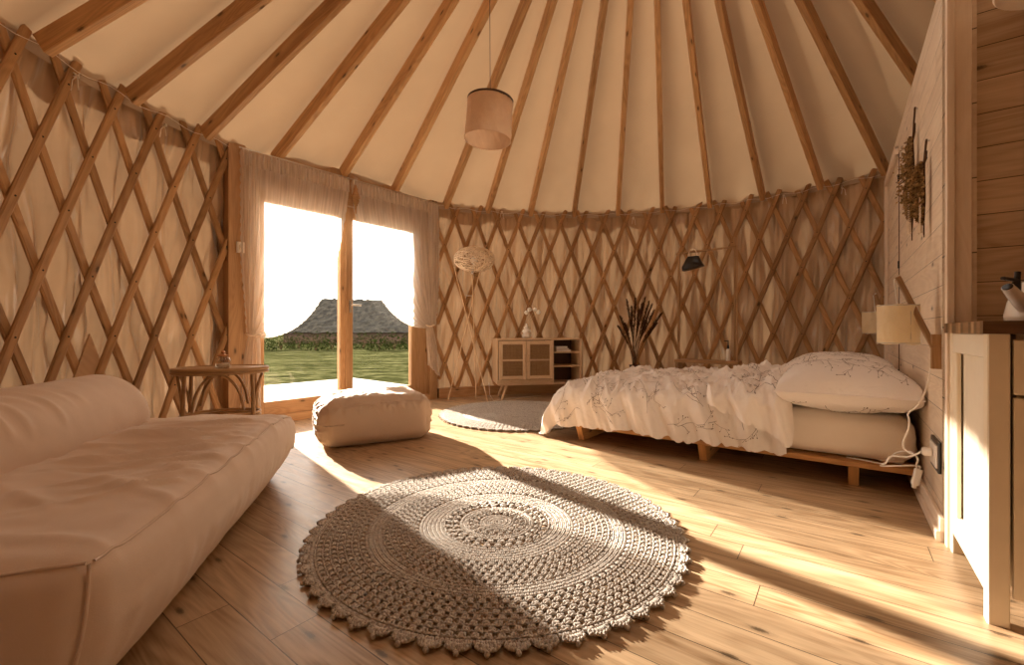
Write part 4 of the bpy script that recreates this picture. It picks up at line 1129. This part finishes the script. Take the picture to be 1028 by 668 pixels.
def twig(mb, f, a0, c0, ang, L, w, lim, rnd, mi=1, depth=0, sign=1, st=.018):
    """a printed sprig: stem with side twigs and berries, lying on surface f"""
    pts = []; a, c = a0, c0; n = max(4, int(L/st)); bend = rnd.uniform(-1.2, 1.2)/n
    for i in range(n+1):
        if not (lim[0] < a < lim[1] and lim[2] < c < lim[3]): break
        pts.append((a, c, ang)); ang += bend+rnd.uniform(-.08, .08); a += math.cos(ang)*L/n; c += math.sin(ang)*L/n
    P = []
    for (a, c, g) in pts:
        ww = w*.5; l = f(a-math.sin(g)*ww, c+math.cos(g)*ww); r = f(a+math.sin(g)*ww, c-math.cos(g)*ww)
        q, nn = surf_normal(f, a, c); nn = nn*sign
        P.append((l+nn*.0028, r+nn*.0028))
    for i in range(len(P)-1): mb.face([P[i][0], P[i][1], P[i+1][1], P[i+1][0]], mi, [(0, 0)]*4)
    if depth < 2:
        for i in range(2, len(pts), 2 if depth == 0 else 1):
            if rnd.random() < .8:
                a, c, g = pts[i]; twig(mb, f, a, c, g+rnd.choice((-1, 1))*rnd.uniform(.45, .9), L*(.32 if depth == 0 else .28)*rnd.uniform(.7, 1.2), w*.75, lim, rnd, mi, depth+1, sign, st)
    if depth > 0 and pts:
        a, c, g = pts[-1]; q, nn = surf_normal(f, a, c); nn = nn*sign; r = .0036
        r = r*(w/.0013 if w > .003 else 1)*(.75 if w > .003 else 1); mb.face([f(a+r*math.cos(t*PI/3), c+r*math.sin(t*PI/3))+nn*.003 for t in range(6)], mi, [(0, 0)]*6)
mb = MB(); rnd = random.Random(4)
A1 = 1.31+PI*.31/2+.09; C1 = .565+PI*.15/2+.19
fD = lambda a, c: duvet_raw(a, c)
mb.grid(lambda u, v: fD(A1*u, -C1+2*C1*v), 210, 170, A1, 2*C1, flip=False)
for i in range(9):
    for j in range(5):
        twig(mb, fD, .08+i*.18+rnd.uniform(-.06, .06), -.25+j*.27+rnd.uniform(-.07, .07), rnd.uniform(0, 6.28), rnd.uniform(.18, .32), .0023, (.03, 1.66, -.7, C1-.05), rnd, sign=1, st=.022)
# turned back top
def fF(a, c):
    # a 0..0.42 ; own rumples
    p = duvet_raw(a*1.0+.0, c, .045)
    w1 = nz(a*6+c*4, c*2.2, 31); w2 = nz(a*15-c*7, c*6, 37); w3 = nz(a*9+c*2, c*1.5, 33)
    p = p+Vector((0, 0, .034*rg_(w1, 2.6)+.012*rg_(w2, 3)))+U_*(-.03*rg_(w3, 3)*min(1, max(0, c-.5)*6))
    ed = min(a/.04, 1.0); e2 = 1
    p.z -= .035*(1-min(1, max(0, a)/.03))
    return p
def fFm(u, v):
    amax = .36+.12*nz(v*3, 1, 2)+.12*max(0, v-.6)
    a = -.03+(amax+.03)*u+.012*nz(v*9, 3, 3)
    cend = C1-.025-.20*max(0, (a-.05)/.4)**1.0
    c = -C1+.1+(cend+C1-.1)*v
    return fF(a, c)
mb.grid(fFm, 70, 150, .4, 2*C1)
fFl = lambda a, c: fF(a, c)
for i in range(11):
    twig(mb, fFl, rnd.uniform(.0, .28), rnd.uniform(-.1, C1-.2), rnd.uniform(0, 6.28), rnd.uniform(.22, .36), .0026, (0.0, .30, -.6, C1-.25), rnd, sign=1)
tag(mb.build('duvet', [M['linen'], M['print']], smooth=True), 'white twig-print duvet, rumpled and turned back over the bed', 'duvet')

def pillow(sc_, kc, z0, ls, lk, h, rz, label, seed, nt_):
    rnd = random.Random(seed)
    def f(sg):
        def g(u, v):
            # u,v in -1..1
            e = (1-abs(u)**2.6)*(1-abs(v)**2.6); e = max(0, e)**.40
            pin = 1-.09*(u*u)*(v*v)*-1*0
            su = u*ls*(1-.07*(1-v*v)*abs(u)**3*-1-.05*v*v*(1-abs(u))); sv = v*lk*(1+.0)
            su = u*ls*(1-.06*(1-abs(v))**2*abs(u)); sv = v*lk*(1-.08*(1-abs(u))**2*abs(v))
            wr = .010*nz(u*3, v*3, seed)+.008*rg_(nz(u*6+v*4, v*5, seed+3), 3.5)*(e)
            wr += .014*(abs(u)*abs(v))**1.5*nz(u*11, v*11, seed+1)
            zz = sg*h*e*(1.0 if sg > 0 else .8)+wr*e
            c_, s_ = math.cos(rz), math.sin(rz)
            x = su*c_-sv*s_; y = su*s_+sv*c_
            droop = -.02*(abs(u)**4+abs(v)**4)
            return bp(sc_+x, max(.014, kc+y), max(z0-h*.8+.001, z0+zz+droop*0))
        return g
    mb = MB()
    mb.grid(lambda a, b: f(1)(a*2-1, b*2-1), 54, 48, 2*ls, 2*lk, flip=True)
    mb.grid(lambda a, b: f(-1)(a*2-1, b*2-1), 54, 48, 2*ls, 2*lk, flip=False)
    # flange seam
    per = [(-1+2*i/20, -1) for i in range(20)]+[(1, -1+2*i/20) for i in range(20)]+[(1-2*i/20, 1) for i in range(20)]+[(-1, 1-2*i/20) for i in range(20)]
    mb.tube([f(1)(u, v) for u, v in per], .004, 5, closed=True)
    for i in range(nt_): twig(mb, lambda a, c: f(1)(a, c), rnd.uniform(-.8, .6), rnd.uniform(-.85, .85), rnd.uniform(0, 6.28), rnd.uniform(.8, 1.5), .008, (-.93, .93, -.93, .93), rnd, sign=1, st=.07)
    for i in range(4): twig(mb, lambda a, c: f(-1)(a, c), rnd.uniform(-.95, -.6), rnd.uniform(-.85, .85), rnd.uniform(0, 6.28), rnd.uniform(.6, .9), .008, (-.96, .93, -.93, .93), rnd, sign=-1, st=.07)
    tag(mb.build('bed_pillow', [M['linen'], M['print']], smooth=True), label, 'pillow', 'twig-print pillows on the bed')
pillow(.765, .315, .494, .42, .310, .15, .03, 'plump twig-print pillow at the near head corner of the bed', 5, 9)
pillow(1.53, .335, .515, .34, .32, .145, -.05, 'twig-print pillow lying behind the near pillow, farther from the camera', 8, 8)

# ------------------------------------------------------------------ wall lamps on the partition
def wall_lamp(s, zm, ztip, kt, rsh, label, ds=0.0, drop=.12):
    b = thing('wall_lamp', label, 'lamp', bp(s, .012, zm-.11), 'cloth-shaded bracket lamps on the partition')
    mb = MB(); mb.beam(bp(s, .014, zm-.12), bp(s, .014, zm+.02), .035, .022, U_, ch=.003); mb.build('mount', M['rackwood'], b)
    mb = MB(); p0, p1 = bp(s, .022, zm-.035), bp(s+ds, kt, ztip); mb.beam(p0, p1, .020, .026, U_, ch=.003); mb.build('arm', M['rackwood'], b)
    sc_ = bp(s+ds, kt-.0, 0); zt = ztip-drop; zb = zt-.168
    mb = MB(); mb.tube([p1+Vector((0, 0, .006)), p1+NN*.012+Vector((0, 0, -.01)), p1+NN*.008+Vector((0, 0, -.05)), sc_+Vector((0, 0, zt-.02))], .0032, 6); mb.build('lamp_flex', M['plastic'], b, smooth=True)
    mb = MB(); mb.tube([p1+Vector((0, 0, .012)), p0.lerp(p1, .5)+Vector((0, 0, .030)), p0+Vector((0, 0, .022)), bp(s+.012, .012, zm-.02)], .003, 6)
    mb.build('wall_cord', M['plastic'], b, smooth=True)
    mb = MB()
    def sh(a, bb):
        an = 2*PI*a; r = rsh*(1+.02*nz(math.cos(an)*3, math.sin(an)*3, bb*4+s)+.012*nz(math.cos(an)*9, math.sin(an)*9, bb*7))
        return sc_+Vector((math.cos(an)*r, math.sin(an)*r, zb+(zt-zb)*bb+.003*math.sin(an*5)))
    mb.grid(sh, 48, 16, .5, .16, cu=True); so = mb.build('shade', M['shade_y'], b, smooth=True)
    mb = MB()
    for zz in (zt-.002, zb+.004): mb.tube([sc_+Vector((math.cos(2*PI*q/32)*rsh*.99, math.sin(2*PI*q/32)*rsh*.99, zz)) for q in range(32)], .0022, 5, closed=True)
    for q in range(3):
        an = q*2*PI/3+.4; e1 = sc_+Vector((math.cos(an)*rsh*.985, math.sin(an)*rsh*.985, 0)); mb.tube([sc_+Vector((0, 0, zt-.02)), e1+Vector((0, 0, zt-.002)), e1+Vector((0, 0, zb+.004))], .0018, 5)
    mb.build('wire_frame', M['steel'], so, smooth=True)
    mb = MB(); mb.lathe(sc_+Vector((0, 0, zt-.02)), [(.012, 0), (.015, -.03), (.028, -.06), (.03, -.08), (.018, -.105), (.0001, -.11)], 14); mb.build('bulb', M['enamel'], b, smooth=True)
wall_lamp(.045, .785, 1.05, .125, .072, 'cloth-shaded wooden bracket lamp on the partition nearest the kitchen', ds=.085)
wall_lamp(2.03, .86, 1.10, .110, .082, 'cloth-shaded bracket lamp at the far side of the bed head', drop=.135)

# socket, plugs, cords
ws = thing('wall_socket', 'white double wall socket in a dark frame low on the partition', 'socket', bp(.11, .002, .29))
c_s = at(943, 456, 1.83); s_s = (c_s-PO).dot(U_); zs = c_s.z
mb = MB(); mb.beam(bp(s_s, .006, zs-.062), bp(s_s, .006, zs+.062), .185, .010, NN, ch=.003); ws.location = bp(s_s, .002, zs-.06); ws['_w'] = list(ws.location); mb.build('socket_frame', M['black'], ws)
mb = MB(); mb.beam(bp(s_s, .011, zs-.045), bp(s_s, .011, zs+.045), .150, .010, NN, ch=.003); mb.build('socket_plate', M['plastic'], ws)
mb = MB(); c1 = bp(s_s, .020, zs+.004)
mb.lathe(c1, [(.0001, .03), (.014, .03), (.019, .022), (.019, .0), (.0001, .0)], 14, axis=NN)
tag(mb.build('power_plug', M['plastic'], smooth=50), 'white plug pushed into the low wall socket', 'plug')
mb = MB(); bp_k = lambda s, k, z: bp(s, k, z)
pts = [bp(.14, .020, .66), bp(.16, .03, .58), bp(.17, .055, .50), bp(.20, .085, .455), bp(.17, .085, .43), bp(.15, .09, .39), bp(.16, .105, .335), bp(.17, .10, .30), bp(.15, .07, .285), bp(.12, .052, zs+.004)]
def smooth_path(P, n=6):
    out = []
    for i in range(len(P)-1):
        a = P[max(0, i-1)]; b = P[i]; c = P[i+1]; d = P[min(len(P)-1, i+2)]
        for j in range(n):
            t = j/n; out.append(.5*((2*b)+(c-a)*t+(2*a-5*b+4*c-d)*t*t+(3*b-a-3*c+d)*t**3))
    return out+[P[-1]]
pts[-1] = c1+NN*.03
mb.tube(smooth_path(pts), .0036, 6)
tag(mb.build('lamp_cord', M['plastic'], smooth=True), 'white cord curling down from the near wall lamp to the socket', 'cord')
mb = MB()
ad = at(921, 479, 1.98)
pts = [c1+NN*.032+Vector((0, 0, -.006)), bp(.16, .09, .27), bp(.24, .14, .245), bp(.22, .16, .215), bp(.26, .17, .19), ad+Vector((0, 0, .05)), ad+Vector((0, 0, .03))]
mb.tube(smooth_path(pts), .0036, 6)
pts = [bp(.53, .30, .147), bp(.50, .22, .150), bp(.44, .16, .16), bp(.36, .14, .20), bp(.28, .12, .255), bp(.20, .08, .285), bp(.15, .06, .27), ad+Vector((-.005, .0, .055)), ad+Vector((0, 0, .03))]
mb.tube(smooth_path(pts), .0036, 6)
tag(mb.build('extension_cord', M['plastic'], smooth=True), 'tangled white cord between the wall socket and the bed platform', 'cord')
mb = MB(); mb.beam(ad+Vector((.006, 0, .035)), ad-Vector((.012, 0, .035)), .036, .028, NN, ch=.006); mb.beam(ad-Vector((.012, 0, .035)), ad-Vector((.018, 0, .05)), .018, .016, NN, ch=.004)
tag(mb.build('cord_adapter', M['plastic']), 'white power adapter dangling from the cord by the bed corner', 'adapter')

# ------------------------------------------------------------------ dried herb bundles
def herb(px, pyt, pyb, s, label, seed, wid, lean):
    rnd = random.Random(seed)
    D = (1.735+.801*s); zt = CAMZ+(PY0-pyt)*D/F; zb = CAMZ+(PY0-pyb)*D/F
    k0 = .022
    base = bp(s, k0, zb); t = thing('dried_herb_bundle', label, 'dried herbs', base, 'dried bundles hanging on the partition')
    H = zt-zb
    mb = MB()
    for j in range(5):
        o_ = [rnd.uniform(-.01, .01) for _ in range(4)]
        mb.tube([bp(s+.004*j*.4, k0*.6, zt-H*(.0 if j == 0 else .10+.02*j)), bp(s+o_[0], k0, zt-H*.25), bp(s+o_[1]*1.5+lean*.4, k0+o_[2], zt-H*.6), bp(s+o_[3]*1.5+lean, k0, zb+H*(.0+.03*j))], [.0045, .004, .003, .002], 5)
    mb.build('stalks', M['herb2'], t, smooth=True)
    mb = MB()
    for j in range(1500):
        f = rnd.random(); env = math.sin(PI*min(1, f*1.02))**.6
        zc = zt-H*(.22+.62*f); s_c = s+lean*f+rnd.gauss(0, 1)*wid*.42*env; k_c = k0+abs(rnd.gauss(0, 1))*.022*env
        c = bp(s_c, k_c, zc); d = (U_*rnd.uniform(-1, 1)+NN*rnd.uniform(.0, .9)+Vector((0, 0, rnd.uniform(-1.2, .2)))).normalized()
        L = rnd.uniform(.010, .026); sd_ = d.cross(Vector((rnd.random(), rnd.random(), rnd.random()))).normalized()*L*.22
        mb.face([c, c+d*L*.5+sd_, c+d*L, c+d*L*.5-sd_])
    mb.build('foliage', M['herb'], t)
    mb = MB()
    for j in range(26):
        f = j/26; zc = zb+H*(.04+.36*(1-f)); w_ = .012+.028*(1-abs(f-.4))
        for sg in (-1, 1): mb.tube([bp(s+lean*.85, k0+.006, zc), bp(s+lean*.85+sg*w_*.6, k0+.018, zc+.004), bp(s+lean*.85+sg*w_, k0+.014, zc-.006)], [.003, .0024, .001], 4)
    mb.build('seed_spikes', M['wicker'], t, smooth=True)
    mb = MB(); mb.tube([bp(s, .002, zt-.01), bp(s, .02, zt-.004)], .003, 6); mb.build('nail', M['steel'], t)
herb(914, 107, 240, .70, 'taller bundle of dried herbs hanging on the partition, nearer the bed head', 3, .055, .03)
herb(928, 139, 238, .31, 'shorter dark bundle of dried herbs hanging on the partition, nearer the kitchen', 6, .030, .0)

# ------------------------------------------------------------------ dried plumes in a floor vase behind the bed
vb = Vector((1.42, 5.12, 0))
fv = thing('floor_vase', 'tall brown floor vase behind the bed holding dark plumes', 'vase', vb)
mb = MB(); mb.lathe(vb, [(.0001, 0), (.075, 0), (.10, .05), (.11, .15), (.09, .28), (.055, .36), (.05, .40), (.06, .42), (.052, .42), (.045, .38), (.0001, .36)], 28); mb.build('vase_body', M['brown'], fv, smooth=True)
pl = thing('dried_plume_bouquet', 'spray of dark brown dried plumes standing behind the bed', 'dried plumes', vb+Vector((0, 0, .38)))
tips = [(622, 318), (629, 301), (634, 308), (641, 312), (648, 299), (652, 303), (657, 312), (665, 315), (620, 328), (645, 305), (638, 300), (650, 320), (660, 325), (627, 325), (633, 322), (655, 306)]
rp = random.Random(9)
for (px, py) in tips:
    e = at(px, py, 5.12+rp.uniform(-.12, .12)); b = vb+Vector((rp.uniform(-.02, .02), rp.uniform(-.02, .02), .385)); 
    bend = Vector(((e.x-b.x)*.12, 0, .05)); P = [b, b.lerp(e, .35)+bend*.8-Vector(((e.x-b.x)*.25, 0, 0)), b.lerp(e, .7)+bend-Vector(((e.x-b.x)*.12, 0, 0)), e]
    P = smooth_path(P, 6); mb = MB(); mb.tube(P, .0028, 5); sto = mb.build('plume_stem', M['herb2'], pl, smooth=True)
    mb = MB(); n = len(P)
    for i in range(n):
        f = i/(n-1)
        if f < .42: continue
        g = (f-.42)/.58
        for j in range(26):
            q = P[i]+(P[min(n-1, i+1)]-P[i])*rp.random(); wdt = .038*math.sin(PI*min(1, g*.85+.12))+.004
            d = Vector((rp.uniform(-1, 1), rp.uniform(-1, 1), rp.uniform(.9, 2.6))).normalized()*wdt*rp.uniform(.8, 1.6); sd_ = Vector((rp.uniform(-1, 1), rp.uniform(-1, 1), 0)).normalized()*.0045
            mb.face([q-sd_, q+sd_, q+d])
    mb.build('plume_head', M['plume'], sto)

# ------------------------------------------------------------------ clothes rack behind the bed
ra, rb_ = Vector((1.925, 5.08, 0)), Vector((2.39, 4.72, 0)); rd = (rb_-ra).normalized(); rw = Vector((-rd.y, rd.x, 0))
rk = thing('clothes_rack', 'narrow wooden clothes rack with a low shelf behind the bed', 'rack', (ra+rb_)/2)
mb = MB(); mb.beam(ra, ra+up*1.73, .022, .022, rd, ch=.002); mb.build('post', M['rackwood'], rk)
mb = MB(); mb.beam(rb_, rb_+up*1.82, .018, .020, rd, ch=.002); mb.build('post', M['rackwood'], rk)
mb = MB(); mb.beam(rb_+rd*.024-rw*.012, rb_+rd*.024-rw*.012+up*1.82, .016, .014, rd, ch=.002); mb.build('post', M['rackwood'], rk)
mb = MB(); mb.beam(ra-rd*.03+up*1.705, rb_+rd*.03+up*1.72, .020, .020, up, ch=.002); mb.build('top_rail', M['rackwood'], rk)
mb = MB(); mb.beam(ra+up*.475-rd*.02, rb_+up*.475+rd*.05, .20, .035, up, ch=.003); mb.build('shelf', M['rackwood'], rk)
for (o_, q_) in ((ra, -1), (ra, 1), (rb_, -1), (rb_, 1)):
    mb = MB(); mb.beam(o_+rw*q_*.085, o_+rw*q_*.085+up*.46, .025, .025, rd, ch=.002); mb.build('leg', M['rackwood'], rk)
bo = rb_-rd*.06-rw*.03+up*.493
bt = thing('pump_bottle', 'white bottle with a tall black top on the rack shelf', 'bottle', bo)
mb = MB(); mb.lathe(bo, [(.0001, 0), (.021, 0), (.023, .005), (.023, .115), (.012, .13), (.0001, .13)], 18); mb.build('bottle_body', M['enamel'], bt, smooth=40)
mb = MB(); mb.lathe(bo, [(.0001, .12), (.011, .128), (.012, .16), (.006, .17), (.0055, .22), (.0001, .225)], 12); mb.beam(bo+up*.215-rd*.005, bo+up*.215-rd*.04, .010, .010, up, ch=.002); mb.build('pump', M['black'], bt, smooth=40)
# dark bag hanging from the rail
hg = ra.lerp(rb_, .27)
bg_ = thing('hanging_bag', 'small dark handbag with pale straps hanging from the clothes rack', 'bag', hg+up*1.47)
mb = MB(); zt_, zb_ = 1.66, 1.52; P = []; UV = []
for (z, hw, hd) in ((zt_, .06, .025), (zt_-.02, .068, .035), ((zt_+zb_)/2, .092, .052), (zb_+.02, .118, .055), (zb_, .112, .045)):
    P.append([hg+rd*x*hw+rw*y*hd+up*(z+.02*x*(z < 1.53)) for x, y in ((-1, -.6), (-.8, -1), (0, -1.12), (.8, -1), (1, -.6), (1, .6), (.8, 1), (0, 1.1), (-.8, 1), (-1, .6))]); UV.append([(k*.05, z) for k in range(10)])
mb.quadgrid(P, UV, closed_v=True); mb.face(P[0]); mb.face(P[-1][::-1]); mb.build('bag_body', M['black'], bg_, smooth=50)
for q_ in (-1, 1):
    mb = MB(); mb.tube([hg+rw*.02*q_+rd*.05*math.cos(PI*i/12)+up*(zt_-.01+.09*math.sin(PI*i/12)) for i in range(13)], .005, 6); mb.build('strap', M['wicker'], bg_, smooth=True)

# ------------------------------------------------------------------ pendant lamp
pc = Vector((-.128, 2.6, 0)); 
pn = thing('pendant_lamp', 'cream cloth drum pendant lamp hanging from the roof by a thin cord', 'lamp', pc+up*3.86)
zt_, zb_ = 2.175, 1.945; tl = Matrix.Rotation(math.radians(4), 3, 'Y'); cm = pc+up*zt_
def shd(a, b):
    an = 2*PI*a; r = .134*(1+.012*nz(math.cos(an)*2.5, math.sin(an)*2.5, b*3))+.004*nz(math.cos(an)*8+b*6, math.sin(an)*8, b*3)+.004*(1-b)
    cr = abs(((an-3.9-b*.9)+PI) % (2*PI)-PI); r -= .008*max(0, 1-cr/.16)*math.sin(PI*min(1, b*1.2))
    return cm+tl@Vector((math.cos(an)*r, math.sin(an)*r, (zb_-zt_)*(1-b)))
mb = MB(); mb.grid(shd, 90, 20, .8, .23, cu=True); so = mb.build('shade', M['shade'], pn, smooth=True)
mb = MB()
mb.grid(lambda a, b: cm+tl@Vector((math.cos(2*PI*a)*.137, math.sin(2*PI*a)*.137, -.010+.013*b)), 48, 2, .8, .02, cu=True); mb.grid(lambda a, b: cm+tl@Vector((math.cos(2*PI*a)*.133, math.sin(2*PI*a)*.133, -.010+.013*b)), 48, 2, .8, .02, cu=True)
for k in range(3): an = k*2.094; mb.tube([cm+up*-.01, cm+tl@Vector((math.cos(an)*.134, math.sin(an)*.134, -.003))], .002, 5)
mb.build('top_rim', M['brown'], so, smooth=True)
mb = MB(); mb.tube([cm+tl@Vector((math.cos(2*PI*q/40)*.138, math.sin(2*PI*q/40)*.138, zb_-zt_)) for q in range(40)], .0022, 5, closed=True); mb.build('bottom_hoop', M['shade'], so, smooth=True)
mb = MB(); mb.tube([cm-up*.02, pc+up*2.9+Vector((-.004, 0, 0)), pc+up*3.86], .0022, 6); mb.build('cord', M['brown'], pn, smooth=True)
mb = MB(); mb.lathe(cm, [(.0001, 0), (.016, -.005), (.018, -.05), (.030, -.08), (.036, -.11), (.02, -.14), (.0001, -.145)], 16); mb.build('bulb', M['enamel'], pn, smooth=True)

# ------------------------------------------------------------------ kitchen unit, worktop, kettle
kx = lambda s, k, z: bp(s, -k-.005, z)          # k here runs along the kitchen wall, away from the bed
ku = thing('kitchen_cabinet', 'cream kitchen base unit with panelled end at the right edge', 'cabinet', kx(-.35, .6, 0))
S0, S1 = -.625, -.092; KT = .81; KW = 1.25
mb = MB()
mb.beam(kx(S0+.022, .022, 0), kx(S0+.022, .022, KT), .044, .044, U_, ch=.003); mb.build('corner_post', M['cream'], ku)
mb = MB(); mb.beam(kx(S1-.022, .022, 0), kx(S1-.022, .022, KT), .044, .044, U_, ch=.003); mb.build('corner_post', M['cream'], ku)
ep = MB(); ep.beam(kx(S0+.04, .026, (.15+KT)/2), kx(S1-.04, .026, (.15+KT)/2), .012, KT-.14, up)
epo = ep.build('end_panel', M['white'], ku)
for (z0, z1) in ((.075, .150), (KT-.07, KT)):
    mb = MB(); mb.beam(kx(S0+.044, .013, (z0+z1)/2), kx(S1-.044, .013, (z0+z1)/2), .024, z1-z0, up, ch=.003); mb.build('end_rail', M['white'], ku)
mb = MB(); mb.beam(kx(S1-.075, .008, .15), kx(S1-.075, .008, KT-.07), .062, .014, NN, ch=.003); mb.build('end_stile', M['cream'], ku)
mb = MB(); mb.beam(kx(S0+.075, .008, .15), kx(S0+.075, .008, KT-.07), .062, .014, NN, ch=.003); mb.build('end_stile', M['white'], ku)
mb = MB()
mb.beam(kx(S0+.28, .30, .09), kx(S0+.28, .30, KT), .48, .5, U_); mb.beam(kx(S0+.28, .85, .09), kx(S0+.28, .85, KT), .60, .5, U_); mb.build('carcass', M['cream'], ku)
for j, (k0, k1) in enumerate(((.050, .63), (.64, 1.22))):
    for (z0, z1, nm) in ((.645, .795, 'drawer'), (.085, .635, 'cabinet_door')):
        mb = MB(); ss = S0+.006
        mb.beam(kx(ss, k0, (z0+z1)/2), kx(ss, k1, (z0+z1)/2), .018, z1-z0, up, ch=.003)
        d_ = mb.build(nm, M['cream'], ku)
        mb = MB()
        if nm == 'drawer': mb.tube([kx(ss-.03, (k0+k1)/2-.06, z1-.07), kx(ss-.03, (k0+k1)/2+.06, z1-.07)], .006, 8)
        else: mb.tube([kx(ss-.03, k1-.05, z1-.18), kx(ss-.03, k1-.05, z1-.06)], .006, 8)
        mb.build('handle', M['steel'], d_, smooth=True)
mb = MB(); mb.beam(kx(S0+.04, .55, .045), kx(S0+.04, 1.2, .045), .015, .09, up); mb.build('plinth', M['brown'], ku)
mb = MB(); pat = [0, 1, 0, 2, 0, 1, 1, 0, 2, 1, 0, 0, 2, 1, 0, 1]
for i in range(16):
    s_ = S0-.02+.018+i*.0361
    mb.beam(kx(s_, -.012, KT+.0185), kx(s_, KW, KT+.0185), .0361, .036, up, mi=pat[i], ch=.0006)
tag(mb.build('worktop', [M['stave_dark'], M['stave_mid'], M['stave_light']]), 'dark butcher-block worktop on the cream kitchen unit', 'worktop')
kt = Vector((1.632, 1.352, KT+.0365))
ke = thing('kettle', 'white enamel kettle with black handle on the butcher-block worktop', 'kettle', kt)
mb = MB(); mb.lathe(kt, [(.0001, 0), (.078, 0), (.082, .006), (.083, .02), (.076, .06), (.062, .10), (.048, .122), (.042, .126), (.0001, .128)], 32); mb.build('kettle_body', M['enamel'], ke, smooth=40)
sd1 = Vector((-1, -.25, 0)).normalized()
mb = MB(); mb.tube([kt+sd1*.055+up*.045, kt+sd1*.085+up*.055, kt+sd1*.125+up*.078, kt+sd1*.158+up*.103], [.030, .024, .018, .0145], 14); spo = mb.build('spout', M['enamel'], ke, smooth=50)
mb = MB(); mb.tube([kt+sd1*.1575+up*.1025, kt+sd1*.160+up*.105], .0125, 14); mb.tube([kt+sd1*.128+up*.094, kt+sd1*.118+up*.122], [.014, .009], 8); mb.beam(kt+sd1*.112+up*.124, kt+sd1*.178+up*.129, .012, .009, up, ch=.002); mb.beam(kt+sd1*.118+up*.114, kt+sd1*.114+up*.150, .012, .014, sd1, ch=.003); mb.build('whistle_lever', M['black'], spo, smooth=50)
mb = MB(); mb.lathe(kt, [(.040, .126), (.044, .130), (.03, .140), (.010, .144), (.012, .158), (.0001, .162)], 20); mb.build('lid', M['black'], ke, smooth=50)
mb = MB(); mb.tube([kt+sd1*.055*math.cos(PI*i/14)*(1.15)+up*(.112+.095*math.sin(PI*i/14)) for i in range(15)], [.005 if i in (0, 1, 13, 14) else .011 for i in range(15)], 10); mb.build('handle', M['black'], ke, smooth=True)
# cream drum lamp over the worktop
kl = Vector((1.755, 1.395, 0)); z_ = 1.945
kp = thing('kitchen_pendant', 'cream-rimmed lamp shade at the top right corner, over the worktop', 'lamp', kl+up*2.9)
mb = MB(); mb.lathe(kl+up*z_, [(.0001, .012), (.135, .012), (.147, .004), (.153, .0), (.158, .006), (.157, .020), (.150, .15), (.147, .15), (.150, .02), (.140, .016)], 40); mb.build('shade', M['trimwood'], kp, smooth=50)
mb = MB(); mb.tube([kl+up*(z_+.02), kl+up*2.9], .0025, 6)
mb.build('cord', M['plastic'], kp, smooth=True)
mb = MB(); mb.lathe(kl+up*(z_+.14), [(.0001, .012), (.148, .010), (.148, .004), (.0001, .004)], 32); mb.build('shade_top', M['trimwood'], kp, smooth=40)
# ------------------------------------------------------------------ world, sun, camera
w = bpy.data.worlds.new('World'); S.world = w; w.use_nodes = True; nt = w.node_tree
bg = nt.nodes['Background']; bg.inputs[0].default_value = (1.0, .91, .80, 1); bg.inputs[1].default_value = 3.1
sd = bpy.data.lights.new('sun', 'SUN'); so = bpy.data.objects.new('sun', sd); COL.objects.link(so)
el = math.radians(18.5); dv = Vector((.65, -.76, 0)).normalized()*math.cos(el)+Vector((0, 0, -math.sin(el)))
so.rotation_euler = dv.to_track_quat('-Z', 'Y').to_euler(); so.location = (-6, 8, 5)
sd.energy = 31; sd.color = (1.0, .88, .73); sd.angle = math.radians(.9)
cam = bpy.data.cameras.new('camera'); co = bpy.data.objects.new('camera', cam); COL.objects.link(co)
co.location = (0, 0, CAMZ); co.rotation_euler = (PI/2, 0, 0); cam.sensor_width = 36; cam.lens = F/1028*36
cam.shift_y = -2.0/1028; cam.clip_start = .02; cam.clip_end = 1000
S.camera = co
S.view_settings.view_transform = 'Standard'; S.view_settings.look = 'None'; S.view_settings.gamma = 1; S.view_settings.exposure = 0.24
S.view_settings.use_curve_mapping = False
S.cycles.use_denoising = True; S.cycles.max_bounces = 10; S.cycles.diffuse_bounces = 5; S.cycles.transparent_max_bounces = 16
S.cycles.sample_clamp_indirect = 8
for o in bpy.data.objects:
    if '_w' in o: del o['_w']
